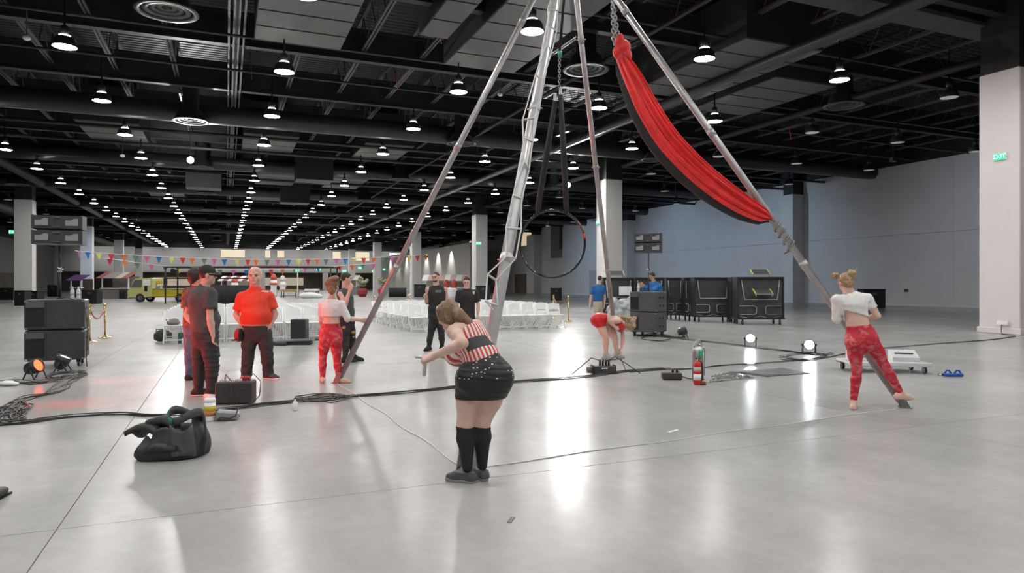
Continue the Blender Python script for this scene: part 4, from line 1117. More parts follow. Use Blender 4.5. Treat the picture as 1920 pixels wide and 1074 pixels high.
# sunflower basket on the bed
vz = flo(285, 566) + FWD * .8
t = thing('flower_basket', 'bucket of yellow flowers on the bed of the van', 'flowers', Vector((vz.x, vz.y, 1.06)))
B().lathe([(.2, 0), (.25, .35)], n=14).build('bucket', M_tube, t)
fl_ = B(); rn = random.Random(5)
for i in range(22): fl_.ell((rn.uniform(-.3, .3), rn.uniform(-.2, .2), rn.uniform(.38, .6)), (.09, .09, .05), 7, 5)
tag(fl_.build('blossoms', mat('flower_yellow', (.65, .42, .02), .6), t), kind='stuff')
# black truss canopy frame over van and stage
ta = flo(308, 569); M_tr = mat('truss_black', (.02, .02, .02), .5)
t = thing('truss_frame', 'black steel tube canopy frame above the van and stage', 'frame', (ta.x, ta.y, 0), -TH)
dT = ta.dot(FWD)
def lx(u): return (u - 308) * dT / FPX
def lz(v): return CAMZ + (HOR - v) * dT / FPX
zt_ = lz(500.5)
for u in (310, 358, 468, 620):
    for y in (0, 1.8): B().tube([(lx(u), y, 0), (lx(u), y, zt_)], .06, 8).build('post', M_tr, t)
for y in (0, 1.8):
    B().tube([(lx(308), y, zt_ - .1), (lx(314), y, zt_), (lx(625), y, zt_)], .06, 8).build('top_tube', M_tr, t)
    B().tube([(lx(310), y, lz(522)), (lx(470), y, lz(522))], .035, 8).build('mid_tube', M_tr, t)
for u in (314, 358, 468, 620): B().tube([(lx(u), 0, zt_), (lx(u), 1.8, zt_)], .05, 8).build('cross_tube', M_tr, t)
B().rbox((lx(440), .9, lz(552)), (lx(470) - lx(395), 2.2, .18), .02).build('stage_deck', M_tr, t)
B().rbox((lx(322), .4, lz(508)), (.5, .3, .3), .05, (0, .3, 0)).build('stage_light', M_tr, t)
B().rbox((lx(310), .0, lz(528)), (.22, .25, .6), .05).build('stage_light', M_tr, t)
# red banner truss beyond
rt = flo(560, 560)
t = thing('awning_beam', 'red and white striped awning beam behind the bald man', 'awning', (rt.x, rt.y, 0), -TH); dB = rt.dot(FWD)
def bx(u): return (u - 560) * dB / FPX
B().box((bx(500), 0, CAMZ + (HOR - 500) * dB / FPX), (bx(545) - bx(465), .5, .22)).build('red_valance', mat('awning_red', (.55, .04, .05), .6), t)
B().box((bx(520), 0, CAMZ + (HOR - 504) * dB / FPX), (bx(560) - bx(465), .6, .08)).build('white_edge', M_resin, t)
for u in (468, 558): B().tube([(bx(u), 0, 0), (bx(u), 0, CAMZ + (HOR - 503) * dB / FPX)], .05, 8).build('post', M_resin, t)

# pennant strings
PC = [('pink', (.55, .12, .35)), ('blue', (.01, .15, .42)), ('yellow', (.62, .58, .14)), ('red', (.55, .03, .03)), ('orange', (.65, .14, .03)), ('green', (.12, .2, .16))]
PM = [mat('pennant_' + n, c, .7) for n, c in PC]
def pennants(pts, d, step, label, size, seed):
    P = cr([at(u, vv, dd) for (u, vv, dd) in pts], 24)
    t = thing('pennant_string', label, 'bunting', (P[0].x, P[0].y, 0)); o = Vector(t.location)
    B().tube([p - o for p in P], .03, 4).build('string', M_rope, t)
    acc = 0; k = seed
    mes = []
    for m in PM:
        mes.append(MB().prism([(-size / 2, 0, 0), (size / 2, 0, 0), (0, 0, -size * 1.25)], (0, 0, 0), (0, .02, 0)).mesh('pennant', m))
    for i in range(1, len(P)):
        acc += (P[i] - P[i - 1]).length
        if acc >= step:
            acc -= step; ob = link_mesh('pennant', mes[k % 6], t, P[i] - o - UP * .03); k += 1
            e = P[i] - P[i - 1]; ob.rotation_euler = (0, 0, math.atan2(e.y, e.x))
pennants([(140, 470, 60), (165, 472, 62), (240, 478, 64), (330, 482, 66), (440, 486, 68), (560, 486, 70), (660, 484, 72), (760, 480, 74), (800, 478, 75)], 0, .98, 'upper string of coloured triangle pennants across the far hall', .52, 0)
pennants([(182, 484, 70), (215, 486, 70), (270, 494, 72), (330, 500, 74), (420, 505, 76), (500, 505, 78), (560, 501, 80), (640, 498, 82), (700, 494, 82)], 0, 1.35, 'lower string of coloured triangle pennants across the far hall', .55, 3)

# booths far left and back
def booth(u0, u1, v, ztop, wallm, roofm, label, awn=True, name='market_booth'):
    a, b = flo(u0, v), flo(u1, v); w = (b - a).length; c = (a + b) / 2
    t = thing(name, label, 'booth', c + FWD * 1.2, -TH)
    B().bbox((-w / 2, -.9, 0), (w / 2, -.8, .95)).build('counter_front', wallm, t)
    B().bbox((-w / 2, .9, 0), (w / 2, 1.0, ztop - .4)).build('back_wall', wallm, t)
    for s in (-1, 1): B().box((s * (w / 2 - .06), -.85, (ztop - .5) / 2), (.1, .1, ztop - .5)).build('post', M_resin, t)
    n = max(4, int(w / .5))
    for i in range(n):
        x0, x1 = -w / 2 - .2 + (w + .4) * i / n, -w / 2 - .2 + (w + .4) * (i + 1) / n
        B().prism([(x0, -1.4, ztop - .6), (x1, -1.4, ztop - .6), (x1, 0.2, ztop), (x0, 0.2, ztop)], (0, 0, 0), (0, 0, .05)).build('awning_stripe', roofm[i % len(roofm)], t)
    B().box((0, -.85, .98), (w, .5, .05)).build('counter_top', M_resin, t)
    return t
mp_, mwd, mgr, mrd, mcr = mat('purple_cloth', (.16, .05, .15), .7), mat('brown_board', (.13, .085, .06), .7), mat('grey_board', (.25, .23, .23), .7), mat('dull_red', (.3, .08, .07), .7), mat('cream_board', (.5, .45, .38), .7)
booth(128, 150, 557, 2.3, mwd, [mp_], 'booth with purple awning behind the blue-lit column')
booth(186, 238, 560, 2.5, mgr, [mrd, mgr, mgr, mcr], 'house-shaped booth with striped roof left of the yellow van')
booth(412, 470, 553, 2.3, mcr, [M_resin, mrd], 'red and white carnival booth behind the stage drape')
booth(640, 668, 553, 2.4, mgr, [mgr, mcr], 'small grey booth behind the man covering his mouth')
booth(795, 872, 557, 2.3, mcr, [M_resin, mat('rose_cloth', (.6, .4, .38), .7)], 'white canopy booth behind the bearded man')
# far furniture
def ftable(u, v, w, label, m):
    t = thing('low_table', label, 'table', flo(u, v) + FWD * .4, -TH)
    B().rbox((0, 0, .72), (w, .9, .25), .03).build('table_top', m, t)
    for sx in (-1, 1):
        for sy in (-1, 1): B().tube([(sx * w * .44, sy * .35, .0), (sx * w * .42, sy * .35, .62)], .05, 6).build('leg', M_frame, t)
    B().tube([(-w * .43, -.35, .2), (w * .43, -.35, .2)], .03, 6).build('stretcher', M_frame, t)
ftable(541, 558, 1.7, 'wooden table far back right of the bald man', mat('tan_wood', (.4, .28, .12), .6))
ftable(583, 556, 1.4, 'pale table far back between bald man and woman with pole', M_resin)
t = thing('covered_heap', 'white cloth covered heap on the floor far behind', 'heap', flo(578, 559) + FWD * .4, -TH)
soft(B().ell((0, 0, .25), (1.1, .5, .32)).ell((.6, 0, .2), (.7, .4, .28)), 'cloth_heap', M_resin, .05, t)
for (u, v, h, c, l) in ((513, 556, 2.5, (.6, .1, .1), 'red and white toy-soldier figure far behind the bald man'), (530, 556, 2.3, (.75, .74, .7), 'white tower prop far behind the bald man'), (440, 557, 2.1, (.55, .12, .12), 'red arch prop far behind between the men')):
    t = thing('carnival_prop', l, 'prop', flo(u, v), -TH)
    B().lathe([(.35, 0), (.4, .2), (.3, h * .4), (.42, h * .55), (.3, h * .72)], n=12).build('prop_body', M_resin, t)
    B().lathe([(.3, h * .72), (.34, h * .82), (.2, h * .95), (.05, h)], n=12).build('prop_top', mat('prop_%d' % u, c, .6), t)
    B().lathe([(.41, h * .5), (.43, h * .55), (.40, h * .6)], n=12).build('prop_band', mat('prop_%d' % u, c, .6), t)
def jar(u, v, label, c):
    t = thing('flower_urn', label, 'urn', flo(u, v), -TH)
    B().lathe([(.35, 0), (.5, .3), (.55, .7), (.4, .9)], n=14).build('pot', mat('pot_%d' % u, c, .5), t)
    pl = B(); rn = random.Random(u)
    for i in range(16): a = rn.uniform(0, 6.3); pl.ell((.5 * math.cos(a) * rn.random(), .4 * math.sin(a), 1.1 + rn.uniform(0, 1.0)), (.22, .2, .16), 7, 5)
    tag(pl.build('foliage', mat('foliage_%d' % u, (.32, .33, .2), .7, var=.5, scale=3), t), kind='stuff')
jar(680, 556, 'red urn with pale plants far behind beside column', (.3, .03, .04)); jar(717, 554, 'small red urn left of the far draped table', (.4, .03, .05))
t = thing('serving_urn', 'pair of red topped drink urns on stand behind the bearded man', 'urn', flo(844, 566), -TH)
B().lathe([(.5, 0), (.55, .9), (.5, 1.1)], n=16).build('stand', M_resin, t)
for s in (-1, 1): B().lathe([(.2, 1.1), (.25, 1.3), (.2, 1.6), (.08, 1.75)], (s * .3, 0, 0), 12).build('urn_body', mat('urn_red', (.35, .05, .03), .4), t)

# exit signs
M_ex = emis('exit_green', (.02, .85, .35), 1.3)
_ft = {}
def exit_sign(loc, rz, label, s=1.0):
    t = thing('exit_sign', label, 'sign', loc, rz)
    B().rbox((0, 0, 0), (.36 * s, .05, .2 * s), .01).build('housing', M_resin, t)
    if 'm' not in _ft:
        fc = bpy.data.curves.new('t', 'FONT'); fc.body = 'EXIT'; fc.size = .17; fc.extrude = .002; fc.align_x = 'CENTER'; fc.align_y = 'CENTER'
        fo = bpy.data.objects.new('t', fc); COL.objects.link(fo); dg = bpy.context.evaluated_depsgraph_get()
        me = bpy.data.meshes.new_from_object(fo.evaluated_get(dg)); bpy.data.objects.remove(fo); me.materials.append(mat('exit_letter', (.85, .95, .9), .4, emit=(.8, 1, .9), es=1.2)); _ft['m'] = me
    B().box((0, -.027, 0), (.34 * s, .004, .18 * s)).build('green_face', M_ex, t)
    o = link_mesh('lettering', _ft['m'], t, (0, -.031, 0)); o.rotation_euler = (math.pi / 2, 0, 0); o.scale = (s, s, s)
    return t
# near column: on its left face
pc = CR[0].location
exz = at(1868, 297, 20.2).z
exit_sign((pc.x - .575 - .03, pc.y - .05, exz), -math.pi / 2, 'green EXIT sign on the left face of the nearest right column')
exit_sign((CR[1].location.x - .575 - .03, CR[1].location.y + .3, 5.2), -math.pi / 2, 'green exit sign on the second right column', 1.2)
exit_sign((CR[2].location.x - .3, CR[2].location.y - .605, 5.1), 0, 'green exit sign on the third right column', 1.3)
exit_sign((CL[0].location.x - .7, CL[0].location.y - .3, 5.3), 0, 'green exit sign at the leftmost column', 1.4)
for i, (x, z) in enumerate(((18.5, 4.4), (14.0, 4.1), (24.0, 4.1), (27.5, 4.8), (33, 4.5), (30.5, 4.1))):
    exit_sign((x, Y1 - .026, z), 0, 'tiny green exit sign on the far wall, %s from the left' % ORD[i], 2.6)

# ceiling bits: red straps, detectors, two bright spotlights
M_strap = mat('red_strap', (.35, .012, .04), .6)
for i, (u, v0, v1, d, l) in enumerate(((469, 100, 148, 24, 'left of the second lamp'), (742, 133, 168, 26, 'between the two ceiling boxes'), (825, 66, 82, 21, 'on the grey ceiling box'), (137, 62, 88, 20, 'beside the top left lamp'),
                                       (1275, 110, 135, 27, 'right of the red silk top'), (1495, 0, 30, 22, 'at the top right edge'), (1502, 163, 182, 28, 'below the dark ceiling box'), (1480, 242, 262, 32, 'far right above the wall'))):
    a, b = at(u, v0, d), at(u + 3, v1, d)
    t = thing('ceiling_strap', 'thin red strap hanging from the ceiling, ' + l, 'strap', (a.x, a.y, 0))
    B().tube([a - Vector((a.x, a.y, 0)) + UP * .02, b - Vector((a.x, a.y, 0))], .035, 6, flat=.3).build('strap', M_strap, t)
    B().tube([Vector((0, 0, a.z)), Vector((0, 0, a.z + max(.3, 9.4 - a.z)))], .008, 5).build('tie', M_blkp, t)
for (u, v, d, l) in ((50, 71, 20, 'upper left ceiling near the diffuser'), (938, 177, 27, 'ceiling left of the pale pole'), (230, 292, 32, 'ceiling left of the star-bright spotlight')):
    p = at(u, v, d); t = thing('smoke_detector', 'small white dome on the ' + l, 'detector', p)
    B().ell((0, 0, 0), (.11, .11, .08), 12, 8).build('dome', M_resin, t); B().tube([(0, 0, .06), (0, 0, 10.95 - p.z)], .02, 6).build('stem', M_blkp, t)
def floodlight(u, v, d, watts, es, col, label, tgt):
    p = at(u, v, d); t = thing('spotlight', label, 'light', p)
    dv = (Vector(tgt) - p).normalized(); q = dv.to_track_quat('Z', 'Y').to_matrix()
    B().lathe([(.10, -.35), (.16, -.2), (.17, .0), (.155, .0), (.15, -.04)], (0, 0, 0), 14, q, False).build('can', M_shade, t)
    B().lathe([(.02, -.035), (.15, -.03), (.02, -.028)], (0, 0, 0), 14, q).build('lens', emis('flood_' + label[:8], col, es), t)
    B().tube([-dv * .2, -dv * .2 + UP * (11.19 - p.z)], .02, 6).build('yoke', M_shade, t)
    spot('flood_beam', p + dv * .02, tgt, watts, col, 40, .5, .15)
floodlight(1065, 347, 41.6, 350, 3000, (1, .99, .97), 'star-bright white spotlight seen right of the hoop straps', flo(1060, 760))
floodlight(357, 300, 33.0, 60, 120, (1, .93, .86), 'star-bright warm spotlight in the left ceiling', flo(600, 800))
# blue-white wall wash fixtures over the right bay
for i, (y, e, c) in enumerate(((24, 800, (.75, .85, 1)), (42, 1300, (.55, .75, 1)), (54, 1400, (.5, .72, 1)), (70, 1400, (.5, .72, 1)))):
    p = Vector((31.0, y, 7.6))
    t = thing('wash_light', 'small black wash light hung near the right wall, %s from the front' % ORD[i], 'light', p)
    B().rbox((0, 0, .12), (.3, .25, .25), .03).build('can', M_shade, t); B().tube([(0, 0, .2), (0, 0, 3.598)], .02, 6).build('stem', M_shade, t)
    spot('wash_beam', p - UP * .02, (40.6, y, 3.5), e, c, 110, .9, .2)
p = Vector((-8.0, 76.0, 7.6)); t = thing('wash_light', 'small black wash light hung before the blue-lit left column', 'light', p)
B().rbox((0, 0, .12), (.3, .25, .25), .03).build('can', M_shade, t); B().tube([(0, 0, .2), (0, 0, 3.598)], .02, 6).build('stem', M_shade, t)
spot('wash_beam', p, (CL[1].location.x, CL[1].location.y - .5, 2.5), 2600, (.35, .65, 1), 45, .6, .2)
# outlet box with cable at the near right column
t = thing('outlet_box', 'white outlet box with black lead at base of nearest right column', 'outlet', (pc.x - .64, pc.y - .15, .32), -math.pi / 2)
B().rbox((0, 0, 0), (.3, .08, .12), .01).build('box', M_resin, t)
B().tube([(0, -.04, -.04), (.02, -.1, -.2), (.1, -.2, -.31), (.5, -.3, -.31)], .012, 6).build('lead', M_cable, t)
t = thing('wall_plate', 'small grey outlet plate low on the right wall', 'outlet', (X1 - .02, 30.5, 1.0), -math.pi / 2)
B().rbox((0, 0, 0), (.3, .04, .2), .01).build('plate', M_plate, t); B().box((0, -.022, 0), (.16, .005, .1)).build('socket', M_rec, t)
# ================================================================== PEOPLE (signed-distance bodies meshed with surface nets)
def V(*a): return np.array(a, dtype=np.float32)
def nrm(v): return v / (np.linalg.norm(v) + 1e-9)
class Field:
    def __init__(s, lo, hi, h):
        s.lo = np.array(lo, np.float32); s.h = h
        s.n = np.ceil((np.array(hi) - s.lo) / h).astype(int) + 1
        s.f = np.full(tuple(s.n), 0.5, np.float32)
    def sub(s, lo, hi):
        a = np.maximum(np.floor((lo - s.lo) / s.h).astype(int), 0); b = np.minimum(np.ceil((hi - s.lo) / s.h).astype(int) + 1, s.n)
        if (b <= a).any(): return None, None
        ax = [s.lo[i] + s.h * np.arange(a[i], b[i], dtype=np.float32) for i in range(3)]
        return tuple(slice(a[i], b[i]) for i in range(3)), np.meshgrid(*ax, indexing='ij', sparse=True)
    def put(s, sl, d, k, cut=False):
        f = s.f[sl]
        if cut: d = -d; hh = np.maximum(k - np.abs(f - d), 0) / k; s.f[sl] = np.maximum(f, d) + hh * hh * k * .25
        else: hh = np.maximum(k - np.abs(f - d), 0) / k; s.f[sl] = np.minimum(f, d) - hh * hh * k * .25
    def cone(s, a, b, ra, rb, k=.02, cut=False):
        a, b = np.asarray(a, np.float32), np.asarray(b, np.float32); m = max(ra, rb) + k + 3 * s.h
        sl, g = s.sub(np.minimum(a, b) - m, np.maximum(a, b) + m)
        if sl is None: return
        ba = b - a; L = float(ba @ ba) + 1e-9
        px, py, pz = g[0] - a[0], g[1] - a[1], g[2] - a[2]
        t = np.clip((px * ba[0] + py * ba[1] + pz * ba[2]) / L, 0, 1)
        d = np.sqrt((px - t * ba[0]) ** 2 + (py - t * ba[1]) ** 2 + (pz - t * ba[2]) ** 2) - (ra + (rb - ra) * t)
        s.put(sl, d, k, cut)
    def fcone(s, a, b, ra, rb, k=.02):
        """cone that ends flat at b (a hem)"""
        a, b = np.asarray(a, np.float32), np.asarray(b, np.float32); m = max(ra, rb) + k + 3 * s.h
        sl, g = s.sub(np.minimum(a, b) - m, np.maximum(a, b) + m)
        if sl is None: return
        ba = b - a; L = float(ba @ ba) + 1e-9; l = L ** .5
        px, py, pz = g[0] - a[0], g[1] - a[1], g[2] - a[2]
        tu = (px * ba[0] + py * ba[1] + pz * ba[2]) / L; t = np.clip(tu, 0, 3)
        d = np.sqrt((px - t * ba[0]) ** 2 + (py - t * ba[1]) ** 2 + (pz - t * ba[2]) ** 2) - (ra + (rb - ra) * np.minimum(t, 1))
        s.put(sl, np.maximum(d, (tu - 1) * l), k)
    def chain(s, pts, rs, k=.02):
        for i in range(len(pts) - 1): s.cone(pts[i], pts[i + 1], rs[i], rs[i + 1], k)
    def ell(s, c, r, R=None, k=.02, cut=False):
        """R rows = local axes"""
        c = np.asarray(c, np.float32); m = max(r) + k + 3 * s.h
        sl, g = s.sub(c - m, c + m)
        if sl is None: return
        p = [g[0] - c[0], g[1] - c[1], g[2] - c[2]]
        if R is None: q = p
        else: q = [p[0] * R[i][0] + p[1] * R[i][1] + p[2] * R[i][2] for i in range(3)]
        k0 = np.sqrt(sum((q[i] / r[i]) ** 2 for i in range(3))); k1 = np.sqrt(sum((q[i] / r[i] ** 2) ** 2 for i in range(3))) + 1e-6
        s.put(sl, k0 * (k0 - 1) / k1, k, cut)
    def loft(s, st, k=.03, inf=0.0):
        """st: (centre, lateral, a, b)"""
        for i in range(len(st) - 1):
            c0, l0, a0, b0 = st[i]; c1, l1, a1, b1 = st[i + 1]
            m = max(a0, a1, b0, b1) + inf + k + 3 * s.h
            sl, g = s.sub(np.minimum(c0, c1) - m, np.maximum(c0, c1) + m)
            if sl is None: continue
            ax = c1 - c0; L = float(np.linalg.norm(ax)); ax = ax / L
            la = nrm(l0 + l1); la = nrm(la - ax * (la @ ax)); de = np.cross(ax, la)
            p = [g[j] - c0[j] for j in range(3)]
            dot = lambda v: p[0] * v[0] + p[1] * v[1] + p[2] * v[2]
            tz = dot(ax) / L; t = np.clip(tz, 0, 1); x, y = dot(la), dot(de)
            A = a0 + (a1 - a0) * t + inf; Bb = b0 + (b1 - b0) * t + inf; mn = np.minimum(A, Bb)
            z = (tz - t) * L
            s.put(sl, (np.sqrt((x / A) ** 2 + (y / Bb) ** 2 + (z / mn) ** 2) - 1) * mn, k)
    def grid(s):
        return np.meshgrid(*[s.lo[i] + s.h * np.arange(s.n[i], dtype=np.float32) for i in range(3)], indexing='ij', sparse=True)
    def plane(s, p0, n):
        """keep the side where (p-p0).n < 0"""
        g = s.grid(); n = nrm(np.asarray(n, np.float32)); s.f = np.maximum(s.f, (g[0] - p0[0]) * n[0] + (g[1] - p0[1]) * n[1] + (g[2] - p0[2]) * n[2])
    def folds(s, amp, freq, seed=0, stretch=(1, 1, .5)):
        g = s.grid(); r = np.random.RandomState(seed)
        acc = 0
        for i in range(4):
            w = r.normal(size=3) * freq * (1 + .5 * i) * np.array(stretch); ph = r.uniform(0, 6.28)
            acc = acc + np.sin(g[0] * w[0] + g[1] * w[1] + g[2] * w[2] + ph + 1.5 * np.sin(g[2] * freq * .7 + i)) / (1 + .4 * i)
        s.f = s.f + amp * acc.astype(np.float32) * .6
    def mesh(s):
        f, n = s.f, s.n
        ins = f < 0
        c = np.zeros(tuple(n - 1), np.int8)
        for dx in (0, 1):
            for dy in (0, 1):
                for dz in (0, 1): c += ins[dx:n[0] - 1 + dx, dy:n[1] - 1 + dy, dz:n[2] - 1 + dz]
        act = np.argwhere((c > 0) & (c < 8))
        if len(act) == 0: return None, None
        idx = np.full(tuple(n - 1), -1, np.int32); idx[tuple(act.T)] = np.arange(len(act))
        sm = np.zeros((len(act), 3), np.float32); cnt = np.zeros(len(act), np.float32)
        cor = [(0, 0, 0), (1, 0, 0), (0, 1, 0), (1, 1, 0), (0, 0, 1), (1, 0, 1), (0, 1, 1), (1, 1, 1)]
        val = [f[act[:, 0] + a, act[:, 1] + b, act[:, 2] + d] for a, b, d in cor]
        for a, b in ((0, 1), (2, 3), (4, 5), (6, 7), (0, 2), (1, 3), (4, 6), (5, 7), (0, 4), (1, 5), (2, 6), (3, 7)):
            va, vb = val[a], val[b]; m = (va < 0) != (vb < 0)
            t = np.where(m, va / np.where(m, va - vb, 1), 0)[:, None]
            pa, pb = np.array(cor[a], np.float32), np.array(cor[b], np.float32)
            sm += np.where(m[:, None], pa + t * (pb - pa), 0); cnt += m
        verts = s.lo + s.h * (act + sm / cnt[:, None])
        quads = []
        for ax in range(3):
            o1, o2 = [(1, 2), (2, 0), (0, 1)][ax]
            sa = [slice(1, n[i] - 1) for i in range(3)]; sb = list(sa); sa[ax] = slice(0, n[ax] - 1); sb[ax] = slice(1, n[ax])
            A, Bv = ins[tuple(sa)], ins[tuple(sb)]
            for flip, msk in ((False, A & ~Bv), (True, ~A & Bv)):
                e = np.argwhere(msk)
                if len(e) == 0: continue
                e[:, o1] += 1; e[:, o2] += 1
                def cell(d1, d2):
                    q = e.copy(); q[:, o1] += d1; q[:, o2] += d2; return idx[tuple(q.T)]
                q = [cell(-1, -1), cell(0, -1), cell(0, 0), cell(-1, 0)]
                if flip: q = q[::-1]
                quads.append(np.stack(q, 1))
        return verts, np.concatenate(quads)
def np_object(name, verts, quads, m, parent, keep=None):
    if keep is not None:
        kq = keep[quads].all(1); quads = quads[kq]
        u, inv = np.unique(quads, return_inverse=True); verts = verts[u]; quads = inv.reshape(-1, 4)
    me = bpy.data.meshes.new(name); nq = len(quads)
    me.vertices.add(len(verts)); me.vertices.foreach_set('co', verts.astype(np.float32).ravel())
    me.loops.add(nq * 4); me.loops.foreach_set('vertex_index', quads.astype(np.int32).ravel())
    me.polygons.add(nq); me.polygons.foreach_set('loop_start', np.arange(0, nq * 4, 4, dtype=np.int32))
    me.polygons.foreach_set('use_smooth', np.ones(nq, bool)); me.update(calc_edges=True); me.validate()
    me.materials.append(m)
    return link_mesh(name, me, parent)

class Person:
    def __init__(s, label, u0, vf, J, hvox, sc=1.0, fem=False, grp=None, d0=None):
        s.d0 = d0 or dep(vf); s.x0 = (u0 - 960) * s.d0 / FPX; s.sc = sc; s.fem = fem; s.h = hvox
        s.j = {k: s.P(*p) for k, p in J.items()}
        loc = FWD * s.d0 + RGT * s.x0
        s.root = thing('person', label, 'person', loc, -TH, grp)
        a = np.array(list(s.j.values())); s.lo = a.min(0) - .26; s.hi = a.max(0) + .26; s.lo[2] = -.02
        s.G = []   # garments: (clipped, unclipped)
        s.B = s.F()
    def F(s): return Field(s.lo, s.hi, s.h)
    def P(s, u, v, df=0.0):
        d = s.d0 + df
        return V((u - 960) * d / FPX - s.x0, df, CAMZ + (HOR - v) * d / FPX)
    def dirv(s, ang):   # 0 = away from camera, 90 = to the right, 180 = to the camera
        a = math.radians(ang); return V(math.sin(a), math.cos(a), 0)
    def stations(s, ws):
        """ws: six (a, b) pairs crotch, hips, waist, ribs, chest, shoulders"""
        j = s.j; hl = nrm(j['hiR'] - j['hiL']); sl = nrm(j['shR'] - j['shL']); sm = (j['shL'] + j['shR']) / 2
        up0 = nrm(j['wai'] - j['pel']); ml = nrm(hl + sl)
        c = [j['pel'] - up0 * .085 * s.sc, j['pel'], j['wai'], j['che'], j['che'] * .45 + sm * .55, sm]
        l = [hl, hl, ml, sl, sl, sl]
        return [(c[i], l[i], ws[i][0] * s.sc, ws[i][1] * s.sc) for i in range(6)]
    def body(s, ws, arm=1.0, leg=1.0, neck=.052, hands=True):
        F, j, q = s.B, s.j, s.sc
        F.loft(s.stations(ws), .035)
        sm = (j['shL'] + j['shR']) / 2; hd = j['head']
        F.cone(sm, hd - nrm(hd - sm) * .03, neck * q * 1.12, neck * q, .03)
        nb = sm + (hd - sm) * .38
        for e in 'LR':
            F.cone(nb, sm * .35 + j['sh' + e] * .65, .040 * q, .042 * q * arm, .045)
            F.cone(sm * .6 + j['sh' + e] * .4, j['sh' + e], .055 * q * arm, .056 * q * arm, .03)
            a, b, w = j['sh' + e], j['el' + e], j['wr' + e]
            F.chain([a, a * .55 + b * .45, b, b * .7 + w * .3, w], [x * q * arm for x in (.054, .047, .038, .040, .026)], .02)
            h, k, an = j['hi' + e], j['kn' + e], j['an' + e]
            F.chain([h, h * .5 + k * .5, k, k * .68 + an * .32, an], [x * q * leg for x in (.092, .082, .056, .059, .037)], .025)
    def foot(s, e, ang, F=None, bare=True, lift=0.0, tip=0.0, k=1.0):
        F = F or s.B; an = s.j['an' + e]; d = s.dirv(ang); q = s.sc * k
        z = lambda v: np.array([0, 0, v], np.float32)
        base = np.array([an[0], an[1], lift], np.float32)
        heel = base - d * .045 * q + z(.034 * q); ball = base + d * .115 * q + z(.026 * q + tip); toe = base + d * .175 * q + z(.017 * q + tip)
        if bare:
            F.cone(an, heel, .036 * q, .033 * q, .02); F.cone(an, ball, .036 * q, .028 * q, .03); F.cone(heel, ball, .032 * q, .034 * q, .03); F.cone(ball, toe, .034 * q, .018 * q, .02)
            lat = np.cross(d, V(0, 0, 1)); F.cone(ball + lat * .02, toe + lat * .018, .014, .013, .01); F.cone(ball - lat * .02, toe - lat * .018 - d * .02, .014, .011, .01)
        else:
            F.cone(an + z(.01), heel + z(.012), .047 * q, .044 * q, .03); F.cone(an, ball + z(.01), .048 * q, .044 * q, .04); F.cone(heel, ball, .042 * q, .047 * q, .03); F.cone(ball + z(.006), toe + z(.012), .045 * q, .034 * q, .02)
        return heel, ball, toe
    def shoe(s, e, ang, m, solem=None, k=1.0, top=.1, name='shoe'):
        F = s.F(); hl, bl, to = s.foot(e, ang, F, False, k=k); an = s.j['an' + e]
        un = F.f.copy(); F.plane((0, 0, an[2] + top * .35), (0, 0, 1)); F.plane((0, 0, .018), (0, 0, -1))
        v, qd = F.mesh(); o = np_object(name, v, qd, m, s.root)
        G = Field(s.lo, s.hi, s.h); d = s.dirv(ang); r = .046 * s.sc * k
        a, b, c = hl.copy(), bl.copy(), to.copy(); a[2] = b[2] = c[2] = .012
        st = [(a - d * .005, np.cross(d, V(0, 0, 1)), r * .9, .6), (b, np.cross(d, V(0, 0, 1)), r * 1.08, .6), (c, np.cross(d, V(0, 0, 1)), r * .85, .6)]
        G.cone(a, b, r * .95, r * 1.08, .01); G.cone(b, c, r * 1.08, r * .86, .01)
        G.plane((0, 0, .028), (0, 0, 1)); G.plane((0, 0, .001), (0, 0, -1))
        v, qd = G.mesh()
        if v is not None: np_object('sole', v, qd, solem or MATS['recess_black'], o)
        s.G.append((np.where(un < 0, un, 1), un)); return o
    def hand(s, e, dirv, palm, side, curl=(.35, .45, .3), F=None, spread=.012, thumb=.5, fr=.0085):
        F = F or s.B; w = s.j['wr' + e]; d = nrm(np.asarray(dirv, np.float32)); p = np.asarray(palm, np.float32); p = nrm(p - d * (p @ d)); lat = np.cross(d, p) * side; q = s.sc * (.92 if s.fem else 1.0)
        fr = max(fr * q, s.h * .95)
        for i, (o, L) in enumerate(((.030, .068), (.010, .076), (-.010, .070), (-.029, .054))):
            kn = w + d * (.088 - .006 * abs(i - 1)) * q + lat * o * q
            F.cone(w + lat * o * .6 * q, kn, .019 * q, .0135 * q, .014)
            c, a, dd = kn, 0.0, d
            for t, lf in enumerate((.45, .31, .26)):
                a += curl[t] * (1 + .12 * (i - 1)); dd = d * math.cos(a) + p * math.sin(a) + lat * (o * spread * 8)
                n = c + nrm(dd) * (L * lf * q); F.cone(c, n, fr * (1.05 - .08 * t), fr * (1.0 - .08 * t), .006); c = n
        b = w + d * .028 * q + lat * .026 * q; t1 = b + nrm(d * .55 + lat * .75 + p * thumb) * .045 * q; t2 = t1 + nrm(d * .9 + lat * .15 + p * thumb * 1.2) * .032 * q
        F.cone(b, t1, .016 * q, fr * 1.2, .012); F.cone(t1, t2, fr * 1.15, fr, .006)
    def headm(s, face, tilt=0.0, roll=0.0, k=1.0, jaw=1.0, ears=True, nose=True, sk=1.0):
        """face = yaw of the face direction, tilt > 0 looks down"""
        c = s.j['head']; f0 = s.dirv(face); t = math.radians(tilt); up = V(0, 0, 1)
        f = nrm(f0 * math.cos(t) - up * math.sin(t)); u = nrm(up * math.cos(t) + f0 * math.sin(t)); l = np.cross(f, u)
        if roll: r = math.radians(roll); u, l = u * math.cos(r) + l * math.sin(r), l * math.cos(r) - u * math.sin(r)
        s.R = (l, f, u); q = s.sc * k; F = s.B; s.hk = q
        at_ = lambda x, y, z: c + (l * x + f * y + u * z) * q
